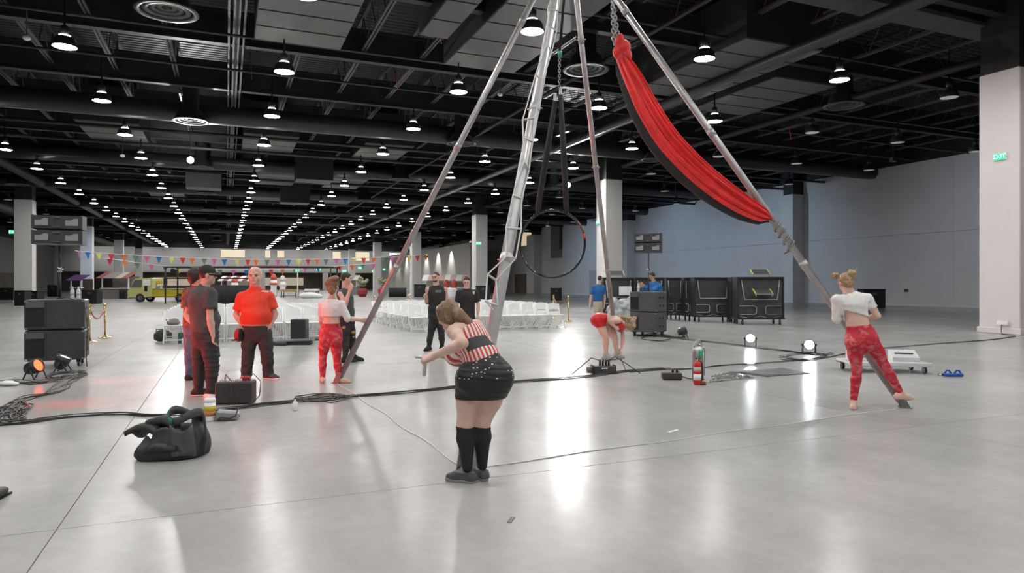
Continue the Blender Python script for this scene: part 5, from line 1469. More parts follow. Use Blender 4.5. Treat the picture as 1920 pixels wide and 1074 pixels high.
        s.hat = at_
        F.ell(at_(0, -.012, .022), (.074 * q * sk, .094 * q, .092 * q), s.R, .02)
        if sk > 1: F.ell(at_(0, -.012, .045), (.066 * q * sk, .084 * q, .066 * q), s.R, .02)
        F.ell(at_(0, .024, -.045), (.054 * q * jaw, .062 * q, .066 * q), s.R, .03)
        F.ell(at_(0, .062, -.088), (.026 * q * jaw, .022 * q, .020 * q), s.R, .02)
        F.cone(at_(-.035, .070, .022), at_(.035, .070, .022), .014 * q, .014 * q, .015)
        if nose:
            F.cone(at_(0, .080, .012), at_(0, .100, -.022), .008 * q, .0125 * q, .01)
            for sx in (-1, 1):
                F.ell(at_(sx * .031, .083, -.001), (.017 * q, .012 * q, .011 * q), s.R, .008, True)
                F.ell(at_(sx * .043, .055, -.030), (.020 * q, .020 * q, .018 * q), s.R, .02)
            F.cone(at_(-.018, .079, -.058), at_(.018, .079, -.058), .007 * q, .007 * q, .008)
        if ears:
            for sx in (-1, 1): F.ell(at_(sx * .076, -.006, -.008), (.011 * q, .022 * q, .032 * q), s.R, .006)
    def eyes(s, brow=None, mouth=None):
        R = Matrix([list(map(float, a)) for a in s.R]).transposed(); q = s.hk
        for sx in (-1, 1):
            B().ell(Vector([float(x) for x in s.hat(sx * .031, .076, .0)]), (.014 * q, .009 * q, .008 * q), 10, 6, R).build('eye', mat('eye_dark', (.05, .035, .03), .2), s.root)
            if brow: B().tube([Vector([float(x) for x in s.hat(sx * a, b, z)]) for a, b, z in ((.014, .086, .021), (.032, .086, .025), (.050, .074, .020))], .0055 * q, 6).build('eyebrow', brow, s.root)
        if mouth: B().tube([Vector([float(x) for x in s.hat(a, b, z)]) for a, b, z in ((-.022, .079, -.060), (0, .0875, -.0575), (.022, .079, -.060))], .0055 * q, 6).build('lips', mouth, s.root)
    def garment(s, name, m, F, clips=(), folds=None, label=None, tuck=True):
        if folds: F.folds(*folds)
        un = F.f.copy()
        for p0, n in clips: F.plane(p0, n)
        v, q = F.mesh()
        if tuck: s.G.append((F.f, un))
        o = np_object(name, v, q, m, s.root)
        if label: o['label'] = label
        return o
    def finish(s, m):
        b = s.B.f
        for cl, un in s.G: b = np.where(cl < .0, np.maximum(b, un + .005), b)
        s.B.f = b; v, q = s.B.mesh(); s.bodyobj = np_object('body', v, q, m, s.root); s.G = None; s.B = None
        return s.bodyobj
    def legs(s, F, rs, inf=0.0, both='LR', k=.03):
        for e in both:
            h, kn, an = s.j['hi' + e], s.j['kn' + e], s.j['an' + e]
            F.chain([h, h * .5 + kn * .5, kn, kn * .68 + an * .32, an], [(x + inf) * s.sc for x in rs], k)
    def sleeve(s, F, e, upto, r0, r1, fore=False):
        a, b, w = s.j['sh' + e], s.j['el' + e], s.j['wr' + e]; q = s.sc; sm = (s.j['shL'] + s.j['shR']) / 2
        F.cone(sm * .5 + a * .5, a, .062 * q, r0 * q, .03)
        if not fore: F.fcone(a, a + (b - a) * upto, r0 * q, r1 * q, .015); return a + (b - a) * upto, nrm(b - a)
        F.cone(a, b, r0 * q, r1 * 1.05 * q, .02); F.fcone(b, b + (w - b) * upto, r1 * 1.05 * q, r1 * q, .015); return b + (w - b) * upto, nrm(w - b)
MALE = [(.150, .105), (.168, .118), (.150, .110), (.165, .122), (.178, .120), (.135, .078)]
FEM = [(.150, .110), (.172, .120), (.120, .088), (.130, .098), (.150, .098), (.110, .066)]
def skin(name, c): return mat(name, c, .5, var=.06, scale=14, bump=.05, bscale=120)
SK1, SK2, SK3 = skin('skin_fair', (.72, .49, .40)), skin('skin_warm', (.64, .42, .33)), skin('skin_tan', (.42, .25, .18))
def hairm(n, c): return mat(n, c, .45, var=.45, scale=40, bump=.5, bscale=90)
M_char = mat('charcoal_cloth', (.07, .071, .076), .8, var=.15, scale=10, bump=.15, bscale=40)
M_blkcloth = mat('black_cloth', (.024, .024, .025), .8, var=.2, scale=10, bump=.2, bscale=40)
M_dkpants = mat('dark_trousers', (.04, .04, .042), .8, var=.25, scale=7, bump=.2, bscale=30)
M_wht = mat('white_cotton', (.78, .77, .76), .75, bump=.12, bscale=30)
def tiedye():
    m = bpy.data.materials.new('red_tie_dye'); m.use_nodes = True; nt = m.node_tree; b = nt.nodes['Principled BSDF']
    tc = nt.nodes.new('ShaderNodeTexCoord'); n = nt.nodes.new('ShaderNodeTexNoise'); n.inputs['Scale'].default_value = 7.5; n.inputs['Detail'].default_value = 5; n.inputs['Distortion'].default_value = 1.2
    mp = nt.nodes.new('ShaderNodeMapping'); mp.inputs['Scale'].default_value = (1, 1, 1.5); nt.links.new(tc.outputs['Object'], mp.inputs['Vector']); nt.links.new(mp.outputs['Vector'], n.inputs['Vector'])
    r = nt.nodes.new('ShaderNodeValToRGB'); e = r.color_ramp.elements
    e[0].position = .47; e[0].color = (.52, .012, .028, 1); e[1].position = .72; e[1].color = (.72, .22, .25, 1)
    nt.links.new(n.outputs['Fac'], r.inputs['Fac']); nt.links.new(r.outputs['Color'], b.inputs['Base Color']); b.inputs['Roughness'].default_value = .6; return m
M_dye = tiedye()

# ---- 1. bending dancer in the foreground ------------------------------------------------
p = Person('dancer bending over in striped top, black sequin shorts and knee socks', 890, 905, dict(
    head=(842, 594, .16), shL=(852, 622, -.02), elL=(868, 643, -.20), wrL=(812, 668, -.06), shR=(893, 612, .26), elR=(862, 668, .36), wrR=(818, 664, .22),
    che=(886, 640, .10), wai=(903, 668, .04), pel=(908, 702, .0), hiL=(884, 712, .03), hiR=(933, 708, -.01), knL=(872, 796, .03), knR=(904, 792, .08), anL=(876, 876, .02), anR=(904, 872, .10)), .006, .98, True)
p.body([(.165, .120), (.188, .130), (.125, .095), (.135, .105), (.148, .105), (.112, .07)], .98, 1.10, .046)
p.headm(-60, 55)
for (u, v, df, r) in ((884, 712, -.075, .105), (931, 709, -.085, .108)): p.B.ell(p.P(u, v, df), (r, r * .85, r), None, .05)
p.B.ell(p.P(862, 662, .14), (.10, .09, .085), None, .04)
p.hand('L', p.P(792, 674, -.05) - p.j['wrL'], V(.3, .6, -1), -1, (.8, .9, .6)); p.hand('R', p.P(798, 668, .2) - p.j['wrR'], V(.3, -.6, -1), 1, (.8, .9, .6))
# hair with pony tail
F = p.F(); h = p.hat; q = p.hk
F.ell(h(0, -.022, .030), (.084 * q, .098 * q, .096 * q), p.R, .02); F.ell(h(0, .0, -.03), (.084 * q, .05 * q, .08 * q), p.R, .03)
F.chain([h(0, -.09, .05), p.P(862, 592, .06), p.P(878, 604, .06), p.P(884, 616, .07)], [.035, .042, .03, .01], .03)
F.folds(.004, 60, 3); F.plane(h(0, .052, .0), p.R[1] * .9 - p.R[2] * .45)
p.garment('hair', hairm('hair_light_brown', (.23, .135, .075)), F, label='light brown hair in a ponytail')
# striped top
def stripes():
    m = bpy.data.materials.new('candy_stripe'); m.use_nodes = True; nt = m.node_tree; b = nt.nodes['Principled BSDF']
    a = nt.nodes.new('ShaderNodeAttribute'); a.attribute_name = 'stripe'
    mt = nt.nodes.new('ShaderNodeMath'); mt.operation = 'FRACT'; nt.links.new(a.outputs['Fac'], mt.inputs[0])
    g = nt.nodes.new('ShaderNodeMath'); g.operation = 'GREATER_THAN'; g.inputs[1].default_value = .52; nt.links.new(mt.outputs[0], g.inputs[0])
    x = nt.nodes.new('ShaderNodeMix'); x.data_type = 'RGBA'; x.inputs['A'].default_value = (.80, .76, .74, 1); x.inputs['B'].default_value = (.66, .055, .045, 1)
    nt.links.new(g.outputs[0], x.inputs['Factor']); nt.links.new(x.outputs['Result'], b.inputs['Base Color']); b.inputs['Roughness'].default_value = .6; return m
st = p.stations([(.165, .120), (.188, .130), (.125, .095), (.135, .105), (.148, .105), (.112, .07)])
F = p.F(); F.loft(st[1:5], .03, .014); F.ell(p.P(860, 664, .14), (.112, .10, .098), None, .04)
F.cone(st[4][0], p.P(876, 606, .12), .10, .04, .03)
ax = nrm(st[4][0] - st[1][0])
o = p.garment('striped_top', stripes(), F, [(st[2][0] - ax * .07, -ax), (p.P(872, 612, .12), p.P(862, 598, .1) - p.P(900, 655, .1)), (p.P(852, 632, -.0), V(-.75, -.62, .2))], None, 'red and white striped strap top')
vv = np.empty(len(o.data.vertices) * 3, np.float32); o.data.vertices.foreach_get('co', vv); vv = vv.reshape(-1, 3)
sp0 = st[1][0]; lat = nrm(st[3][1] - ax * (st[3][1] @ ax)); dpv = np.cross(ax, lat); rel = vv - sp0
ang = np.arctan2(rel @ dpv - .0, rel @ lat)
at_ = o.data.attributes.new('stripe', 'FLOAT', 'POINT'); at_.data.foreach_set('value', (ang * 26 / (2 * math.pi) + 40).astype(np.float32))
# dark open-back panel of the top
F = p.F(); F.loft(st[1:5], .03, .0175)
c0 = st[2][0] + ax * .085
p.garment('dark_back_panel', M_char, F, [(c0 + ax * .048, ax), (c0 - ax * .045, -ax), (p.P(874, 650, -.02), V(-1, .0, -.5)), (p.P(900, 660, .06), V(0, 1, .1))], None, None, False)
# shorts
def sequins():
    m = bpy.data.materials.new('sequin_black'); m.use_nodes = True; nt = m.node_tree; b = nt.nodes['Principled BSDF']
    b.inputs['Base Color'].default_value = (.014, .014, .015, 1); b.inputs['Roughness'].default_value = .55
    tc = nt.nodes.new('ShaderNodeTexCoord'); mp = nt.nodes.new('ShaderNodeMapping'); mp.inputs['Scale'].default_value = (34, 34, 60); nt.links.new(tc.outputs['Object'], mp.inputs['Vector'])
    v = nt.nodes.new('ShaderNodeTexVoronoi'); v.inputs['Scale'].default_value = 1.0; nt.links.new(mp.outputs['Vector'], v.inputs['Vector'])
    lt = nt.nodes.new('ShaderNodeMath'); lt.operation = 'LESS_THAN'; lt.inputs[1].default_value = .27; nt.links.new(v.outputs['Distance'], lt.inputs[0])
    sx = nt.nodes.new('ShaderNodeSeparateColor'); nt.links.new(v.outputs['Color'], sx.inputs[0])
    g = nt.nodes.new('ShaderNodeMath'); g.operation = 'GREATER_THAN'; g.inputs[1].default_value = .5; nt.links.new(sx.outputs[0], g.inputs[0])
    sz = nt.nodes.new('ShaderNodeSeparateXYZ'); nt.links.new(tc.outputs['Object'], sz.inputs[0])
    hi = nt.nodes.new('ShaderNodeMath'); hi.operation = 'GREATER_THAN'; hi.inputs[1].default_value = .80; nt.links.new(sz.outputs['Z'], hi.inputs[0])
    m1 = nt.nodes.new('ShaderNodeMath'); m1.operation = 'MULTIPLY'; nt.links.new(lt.outputs[0], m1.inputs[0]); nt.links.new(g.outputs[0], m1.inputs[1])
    m2 = nt.nodes.new('ShaderNodeMath'); m2.operation = 'MULTIPLY'; nt.links.new(m1.outputs[0], m2.inputs[0]); nt.links.new(hi.outputs[0], m2.inputs[1])
    x = nt.nodes.new('ShaderNodeMix'); x.data_type = 'RGBA'; x.inputs['A'].default_value = (.014, .014, .015, 1); x.inputs['B'].default_value = (.75, .75, .75, 1)
    nt.links.new(m2.outputs[0], x.inputs['Factor']); nt.links.new(x.outputs['Result'], b.inputs['Base Color'])
    return m
F = p.F(); F.loft(st[0:3], .035, .013)
for (u, v, df, r) in ((884, 712, -.075, .112), (931, 709, -.085, .114)): F.ell(p.P(u, v, df), (r, r * .86, r), None, .05)
for e in 'LR': F.cone(p.j['hi' + e], p.j['hi' + e] * .45 + p.j['kn' + e] * .55, .118, .104, .04)
F.folds(.0025, 30, 5, (1, 1, 2))
p.garment('sequin_shorts', sequins(), F, [(p.P(915, 662, 0), ax * V(1, 1, 1)), (p.P(905, 747, 0), V(.02, 0, -1))])
# knee socks and shoes
F = p.F(); p.legs(F, [.09, .085, .064, .067, .040], .0)
p.garment('knee_socks', mat('black_knit', (.016, .016, .017), .75, bump=.3, bscale=200), F, [(p.P(885, 800, .03), V(0.08, 0, 1))])
sg = mat('grey_mesh', (.085, .085, .088), .6, bump=.4, bscale=150); so = mat('grey_sole', (.33, .33, .33), .6)
p.shoe('L', -70, sg, so, k=.86, top=-.1); p.shoe('R', -25, sg, so, k=.86, top=-.1)
p.finish(SK1)

# rope handle / stand pole held by her: thin grey bar between her hands
pb = at(796, 690, 5.05)
t = thing('hand_bar', 'short metal bar held in the hands of the bending dancer', 'bar', (pb.x, pb.y, pb.z - .06))
B().tube([(0, 0, 0), at(797, 672, 5.08) - Vector(t.location)], .013, 10).build('bar', M_aluw, t)
B().tube([at(780, 669, 5.1) - Vector(t.location), at(812, 671, 5.05) - Vector(t.location)], .011, 10).build('crossbar', M_aluw, t)

# ---- 2. right dancer, back view ------------------------------------------------
p = Person('dancer with two blonde buns in white crop top and red leggings, foot on right pole', 1610, 768, dict(
    head=(1586, 531, .05), shL=(1569, 562, .02), elL=(1569, 598, .05), wrL=(1583, 585, .26), shR=(1626, 560, .02), elR=(1645, 592, .0), wrR=(1622, 597, .20),
    che=(1600, 575, .02), wai=(1607, 603, .0), pel=(1614, 632, .0), hiL=(1600, 640, .0), hiR=(1632, 636, .0), knL=(1607, 692, .0), knR=(1659, 686, .02), anL=(1600, 752, .02), anR=(1688, 736, .06)), .008, .97, True)
p.body(FEM, .98, .93, .046); p.headm(-8, 38)
for (u, v) in ((1601, 643), (1630, 640)): p.B.ell(p.P(u, v, -.07), (.088, .075, .088), None, .05)
p.foot('L', 30); an = p.j['anR'].copy(); p.foot('R', 78, lift=float(an[2]) - .075, tip=-.01)
p.hand('L', V(.3, .9, .2), V(.6, -.3, -.3), 1, (.7, .8, .5)); p.hand('R', V(-.6, .8, .1), V(-.5, -.3, 0), -1, (.7, .8, .5))
# spine furrow
F = p.F(); h = p.hat; q = p.hk
F.ell(h(0, -.020, .028), (.082 * q, .100 * q, .098 * q), p.R, .02); F.ell(h(0, -.045, -.035), (.066 * q, .05 * q, .05 * q), p.R, .03)
for (u, v, r) in ((1567, 517, .044), (1598, 513, .052)): F.ell(p.P(u, v, -.01), (r, r, r * .9), None, .012)
for (a, b) in (((1562, 515), (1556, 512)), ((1603, 508), (1607, 503)), ((1595, 508), (1592, 504))): F.cone(p.P(*a), p.P(*b), .014, .005, .01)
F.folds(.006, 55, 8); F.plane(h(0, .05, .0), p.R[1] * .9 - p.R[2] * .35)
p.garment('hair', hairm('hair_blonde', (.36, .235, .12)), F, label='blonde hair in two small buns')
st = p.stations(FEM)
def crop(p, st, hem, hn, lfore, rfore, extra=.024):
    F = p.F(); F.loft(st[2:6], .03, extra); sm = st[5][0]
    F.cone(sm, sm + nrm(p.j['head'] - sm) * .03, .075, .058, .03)
    p.sleeve(F, 'L', lfore[0], .064, lfore[1], lfore[2]); p.sleeve(F, 'R', rfore[0], .064, rfore[1], rfore[2])
    return F
F = crop(p, st, None, None, (.35, .052, True), (.55, .058, False))
def hem_clip(F, p0, n, keep):
    """clip the torso part only: leave points near the arms alone"""
    g = F.grid(); n = nrm(np.asarray(n, np.float32)); pl = (g[0] - p0[0]) * n[0] + (g[1] - p0[1]) * n[1] + (g[2] - p0[2]) * n[2]
    m = np.zeros(F.f.shape, bool)
    for a, b, r in keep:
        ba = b - a; L = float(ba @ ba); t = np.clip(((g[0] - a[0]) * ba[0] + (g[1] - a[1]) * ba[1] + (g[2] - a[2]) * ba[2]) / L, 0, 1)
        m |= ((g[0] - a[0] - t * ba[0]) ** 2 + (g[1] - a[1] - t * ba[1]) ** 2 + (g[2] - a[2] - t * ba[2]) ** 2) < r * r
    F.f = np.where(m, F.f, np.maximum(F.f, pl))
F.folds(.0035, 26, 2, (1.2, 1.2, .7)); un = F.f.copy()
hem_clip(F, p.P(1606, 588, 0), V(-.28, 0, -1), [(p.j['shL'], p.j['elL'], .085), (p.j['elL'], p.j['wrL'], .09), (p.j['shR'], p.j['elR'], .08)])
v, qd = F.mesh(); p.G.append((F.f, un)); np_object('crop_top', v, qd, M_wht, p.root)
F = p.F(); F.loft(st[0:3], .035, .009); p.legs(F, [.090, .080, .055, .058, .040], .0)
for (u, v) in ((1601, 643), (1630, 640)): F.ell(p.P(u, v, -.07), (.096, .082, .096), None, .05)
p.garment('leggings', M_dye, F, [(p.P(1610, 609, 0), V(-.12, 0, 1)), (V(0, 0, float(p.j['anL'][2]) + .012), V(0, 0, -1))], label='red and pink tie-dye leggings')
p.finish(SK1)

# ---- 3. left dancer holding the pole ------------------------------------------------
p = Person('red-haired dancer with updo in white crop top holding the left pole', 626, 718, dict(
    head=(625, 536, .03), shL=(605, 569, .02), elL=(602, 601, .06), wrL=(607, 620, .20), shR=(640, 571, -.02), elR=(652, 597, -.02), wrR=(678, 600, .04),
    che=(622, 583, .01), wai=(621, 604, 0), pel=(620, 625, 0), hiL=(610, 633, .02), hiR=(630, 634, -.02), knL=(605, 672, .03), knR=(632, 674, -.02), anL=(605, 708, .06), anR=(636, 710, -.01)), .009, .95, True)
p.body(FEM, .95, .93, .045); p.headm(18, 8)
for (u, v) in ((610, 637), (629, 638)): p.B.ell(p.P(u, v, -.07), (.085, .072, .085), None, .05)
p.foot('L', -20); p.foot('R', 82)
p.hand('L', V(.1, .6, -.7), V(.8, .2, 0), 1); p.hand('R', V(1, .1, 0), V(-.1, 1, .1), -1, (1.0, 1.0, .6))
F = p.F(); h = p.hat; q = p.hk
F.ell(h(0, -.022, .030), (.090 * q, .108 * q, .106 * q), p.R, .02); F.ell(h(0, -.05, -.05), (.070 * q, .06 * q, .06 * q), p.R, .03)
F.ell(p.P(615, 531, -.02), (.05, .06, .06), None, .02); F.ell(p.P(622, 545, -.08), (.05, .04, .06), None, .02); F.ell(p.P(628, 523, -.02), (.06, .06, .045), None, .02)
F.folds(.008, 55, 4); F.plane(h(0, .05, .0), p.R[1] * .9 - p.R[2] * .35)
p.garment('hair', hairm('hair_auburn', (.24, .13, .075)), F, label='curly auburn hair pinned up')
st = p.stations(FEM); F = crop(p, st, None, None, (.75, .056, False), (.05, .053, True))
F.folds(.003, 26, 6, (1.2, 1.2, .7)); un = F.f.copy()
hem_clip(F, p.P(620, 593, 0), V(0, 0, -1), [(p.j['shL'], p.j['elL'], .08), (p.j['shR'], p.j['elR'], .08), (p.j['elR'], p.j['wrR'], .08)])
v, qd = F.mesh(); p.G.append((F.f, un)); np_object('crop_top', v, qd, M_wht, p.root)
F = p.F(); F.loft(st[0:3], .035, .010); p.legs(F, [.090, .080, .055, .058, .041], .0)
for (u, v) in ((610, 637), (629, 638)): F.ell(p.P(u, v, -.07), (.092, .080, .092), None, .05)
p.garment('leggings', M_dye, F, [(p.P(620, 606, 0), V(0, 0, 1)), (V(0, 0, float(p.j['anR'][2]) + .01), V(0, 0, -1))], label='red and pink tie-dye leggings')
p.finish(SK1)

# ---- men --------------------------------------------------------------------
def trousers(p, st, m, rs, waist, hem, inf=.014, name='trousers', fold=.005, seed=1):
    F = p.F(); F.loft(st[0:3], .035, inf); p.legs(F, rs)
    return p.garment(name, m, F, [(waist, V(0, 0, 1)), (V(0, 0, hem), V(0, 0, -1))], (fold, 22, seed, (1, 1, 1.6)))
def tee(p, st, m, hem, sl=.6, r0=.075, r1=.075, inf=.022, name='t_shirt', fold=.004, seed=2, collar=.03, nosleeve=False, extra=None):
    F = p.F(); F.loft(st[1:6], .035, inf); sm = st[5][0]
    F.cone(sm, sm + nrm(p.j['head'] - sm) * collar, .085 * p.sc, .062 * p.sc, .03)
    nb = sm + (p.j['head'] - sm) * .30
    for e in 'LR': F.cone(nb, sm * .35 + p.j['sh' + e] * .65, .048 * p.sc, .056 * p.sc, .045)
    if not nosleeve:
        for e in 'LR': p.sleeve(F, e, sl, r0, r1)
    else:
        for e in 'LR': F.cone(sm * .5 + p.j['sh' + e] * .5, sm * .25 + p.j['sh' + e] * .75, .066 * p.sc, .060 * p.sc, .03)
    if extra: extra(F)
    F.folds(fold, 20, seed, (1, 1, .7)); un = F.f.copy()
    keep = [] if nosleeve else [(p.j['sh' + e], p.j['sh' + e] * (1 - sl) + p.j['el' + e] * sl, .10) for e in 'LR']
    hem_clip(F, hem, V(0, 0, -1), keep)
    v, q = F.mesh(); p.G.append((F.f, un)); return np_object(name, v, q, m, p.root)
def short_hair(p, m, line=.035, side=-.02, grow=1.07, fold=.003, name='hair'):
    F = p.F(); h, q = p.hat, p.hk
    F.ell(h(0, -.016, .026), (.074 * q * grow, .094 * q * grow, .092 * q * grow), p.R, .02); F.folds(fold, 60, 9)
    F.plane(h(0, .055, line), p.R[1] * .75 - p.R[2] * .9); F.plane(h(0, 0, -.055 + side), -p.R[2])
    return p.garment(name, m, F, tuck=False)
# 5. bald man
BIG = [(.170, .125), (.190, .150), (.212, .175), (.200, .160), (.185, .135), (.120, .080)]
p = Person('bald man in bright orange t-shirt with hands in pockets', 482, 711, dict(
    head=(478, 517, -.02), shL=(455, 557, .0), elL=(443, 590, .03), wrL=(456, 612, -.04), shR=(503, 557, .02), elR=(516, 588, .05), wrR=(508, 608, -.02),
    che=(480, 568, 0), wai=(481, 598, -.01), pel=(482, 617, 0), hiL=(468, 627, 0), hiR=(496, 627, .0), knL=(465, 667, -.01), knR=(501, 665, .01), anL=(462, 702, .0), anR=(503, 701, .03)), .009, 1.0)
p.body(BIG, 1.12, 1.02, .08); p.headm(172, 2, k=1.22, jaw=1.28, sk=1.1); p.eyes(mat('brow_grey', (.25, .2, .18), .7), mat('lip', (.38, .18, .15), .5))
p.hand('L', V(.3, -.2, -.9), V(.8, 0, 0), 1); p.hand('R', V(-.3, -.2, -.9), V(-.8, 0, 0), -1)
st = p.stations(BIG)
trousers(p, st, M_dkpants, [.115, .105, .088, .085, .082], p.P(481, 610, 0), .035)
tee(p, st, mat('orange_cotton', (.72, .055, .022), .75, bump=.15, bscale=40), p.P(481, 607, 0), .72, .085, .088, .02, fold=.005, extra=lambda F: (F.ell(p.P(481, 590, -.08), (.215, .16, .16), None, .05), F.cone(st[5][0], p.P(478.5, 543, -.005), .12, .092, .04), [F.cone(p.P(478.5, 546, 0), p.j['sh' + e], .07, .075, .04) for e in 'LR']))
p.shoe('L', 176, M_char, M_resin); p.shoe('R', 112, M_char, M_resin)
p.finish(SK2)
c_ = [float(x) for x in p.P(497, 546, -.165)]
o = B().rbox((0, 0, 0), (.10, .004, .018), .001).build('shirt_print', M_resin, p.root, Vector(c_)); o.rotation_euler = (-.12, .12, .12); o['label'] = 'small white chest lettering'
kc = Vector([float(x) for x in p.P(447, 628, -.10)])
t = thing('baseball_cap', 'red and black cap hanging at the hip of the bald man', 'cap', (Vector(p.root.location) + RGT * kc.x + FWD * kc.y + UP * (kc.z - .1)), -TH)
B().ell((0, 0, .1), (.06, .08, .105), 14, 10).build('crown', mat('cap_red', (.4, .02, .02), .7), t); B().ell((.035, 0, .10), (.045, .075, .10), 14, 8).build('mesh_back', M_blkcloth, t); B().ell((-.03, -.08, .03), (.045, .07, .012), 12, 6).build('brim', M_blkcloth, t)
# 6. cap man
STO = [(.160, .120), (.178, .135), (.168, .138), (.178, .138), (.185, .130), (.135, .082)]
p = Person('man in black cap and dark grey polo shirt standing with back to camera', 386, 744, dict(
    head=(390, 516, .0), shL=(364, 553, .10), elL=(350, 590, .08), wrL=(366, 612, -.02), shR=(394, 551, -.10), elR=(394, 597, -.16), wrR=(399, 630, -.12),
    che=(380, 568, .0), wai=(384, 603, .0), pel=(385, 628, .0), hiL=(376, 640, .06), hiR=(393, 640, -.06), knL=(374, 688, .07), knR=(398, 688, -.04), anL=(372, 732, .09), anR=(396, 733, -.02)), .0085, 1.0)
p.body(STO, 1.08, 1.04, .058); p.headm(68, 4, k=1.03)
p.B.ell(p.P(393, 600, 0), (.12, .12, .13), None, .05)
p.hand('R', p.P(400, 643, -.12) - p.j['wrR'], V(.9, .3, -.1), -1, (.5, .6, .4)); p.hand('L', V(.8, -.3, -.5), V(.4, -.6, 0), 1)
st = p.stations(STO)
trousers(p, st, M_dkpants, [.112, .102, .082, .075, .058], p.P(384, 618, 0), .055, seed=5)
def belly(F): F.ell(p.P(392, 598, 0), (.135, .135, .15), None, .05); F.cone(st[5][0] + V(0, 0, .02), st[5][0] + V(.01, 0, .085), .085, .07, .02)
tee(p, st, M_char, p.P(384, 622, 0), .62, .085, .090, .022, 'polo_shirt', .004, 7, extra=belly)
short_hair(p, hairm('hair_dark', (.03, .022, .018)), .03, -.02, 1.04)
p.shoe('L', 75, M_blkcloth, M_resin); p.shoe('R', 80, M_blkcloth, M_resin)
F = p.F(); h = p.hat; q = p.hk; F.ell(h(0, -.014, .040), (.084 * q, .106 * q, .096 * q), p.R, .02); F.plane(h(0, 0, .030), -p.R[2] + p.R[1] * .05)
cap_ = p.garment('cap_crown', M_blkcloth, F, tuck=False)
br = MB(); n = 10; vs, fs = [], []
for i in range(n + 1):
    a = math.pi * i / n
    for r_ in (1.0, 1.55):
        x, y = .078 * math.cos(a), .085 * math.sin(a) * (r_ if r_ == 1.0 else 1.0) + (.085 if r_ > 1 else .0) * math.sin(a) * .95
        z = .040 - .012 * (r_ > 1) - .02 * abs(math.cos(a))
        vs.append(Vector([float(t_) for t_ in h(x, y, z)]))
for i in range(n): fs.append((2 * i, 2 * i + 1, 2 * i + 3, 2 * i + 2))
bo = br.add(vs, fs, True).build('cap_brim', M_blkcloth, p.root); md = bo.modifiers.new('t', 'SOLIDIFY'); md.thickness = .006
gl = B()
R = Matrix([list(map(float, a)) for a in p.R]).transposed()
for sx in (-1, 1):
    ring = [Vector([float(t_) for t_ in h(sx * .034 + .022 * math.cos(a), .094, .0 + .016 * math.sin(a))]) for a in [6.283 * i / 12 for i in range(12)]]
    gl.tube(ring, .003, 5, closed=True); gl.tube([Vector([float(t_) for t_ in h(sx * .056, .09, .004)]), Vector([float(t_) for t_ in h(sx * .078, .0, .004)])], .003, 5)
gl.build('glasses', M_rec, p.root)
p.finish(SK2)
# 7. person behind him
p = Person('dark-haired person in brown plaid vest and blue jeans behind cap man', 362, 713, dict(
    head=(369, 517, .0), shL=(352, 549, .05), elL=(349, 580, .05), wrL=(356, 606, -.05), shR=(384, 549, -.03), elR=(388, 580, .0), wrR=(384, 606, .05),
    che=(367, 565, 0), wai=(366, 590, 0), pel=(366, 612, 0), hiL=(359, 622, .02), hiR=(376, 622, 0), knL=(357, 664, .02), knR=(377, 664, .02), anL=(357, 701, .03), anR=(377, 701, .03)), .011, 1.0)
p.body(MALE, 1, 1.05, .055); p.headm(40, 5); p.hand('L', V(.2, 0, -1), V(1, 0, 0), 1); p.hand('R', V(-.1, 0, -1), V(-1, 0, 0), -1)
st = p.stations(MALE)
trousers(p, st, mat('blue_denim', (.10, .15, .23), .8, var=.3, scale=9), [.110, .10, .082, .078, .07], p.P(366, 603, 0), .04)
tee(p, st, mat('plaid_brown', (.17, .075, .045), .85, var=.6, scale=18), p.P(366, 612, 0), .95, .08, .075, .03, 'plaid_vest', .006, 11)
F = p.F(); h = p.hat; q = p.hk; F.ell(h(0, -.03, .02), (.095 * q, .11 * q, .11 * q), p.R, .02); F.ell(h(0, -.07, -.06), (.07 * q, .05 * q, .07 * q), p.R, .03); F.folds(.006, 60, 3); F.plane(h(0, .045, .02), p.R[1] * .9 - p.R[2] * .3)
p.garment('hair', hairm('hair_dark', (.03, .022, .018)), F)
p.shoe('L', 30, M_dkpants, M_char); p.shoe('R', 60, M_dkpants, M_char); p.finish(SK2)
# 4. man covering his mouth
p = Person('man in dark tank and ripped black jeans with hand at mouth', 655, 678, dict(
    head=(650, 522, .0), shL=(639, 552, -.10), elL=(647, 572, -.24), wrL=(656, 543, -.20), shR=(653, 550, .16), elR=(657, 574, .16), wrR=(658, 590, .06),
    che=(647, 564, .03), wai=(650, 586, .02), pel=(650, 600, .02), hiL=(646, 606, -.06), hiR=(655, 606, .10), knL=(648, 638, -.06), knR=(660, 637, .12), anL=(648, 669, -.12), anR=(662, 668, .10)), .010, 1.0)
p.body(MALE, 1.05, 1.0, .056); p.headm(75, 5); p.eyes(mat('brow_dark', (.04, .03, .025), .7))
p.hand('L', V(.35, .1, 1), V(-.3, .9, .2), 1, (.6, .7, .4)); p.hand('R', V(0, -.3, -.9), V(-1, 0, 0), -1)
st = p.stations(MALE)
trousers(p, st, M_blkcloth, [.100, .09, .070, .066, .052], p.P(650, 594, 0), .06)
for (u, v, w_, df) in ((644.5, 614, .045, -.18), (662, 623, .045, .0), (662, 632, .03, .02)):
    c_ = p.P(u, v, df); F = p.F()
    p.legs(F, [.102, .092, .072, .068, .054]); 
    G = p.F(); G.ell(p.P(u, v, -.16 if df < 0 else .0), (w_, .12, w_ * .75), None, .01); F.f = np.maximum(F.f, G.f)
    vq = F.mesh()
    if vq[0] is not None: np_object('torn_patch', vq[0], vq[1], mat('ochre_patch', (.42, .26, .06), .7), p.root)
tee(p, st, M_char, p.P(650, 596, 0), .3, .07, .07, .018, 'tank_top', .004, 13, nosleeve=True)
short_hair(p, hairm('hair_dark', (.03, .022, .018)), .035, .0, 1.1)
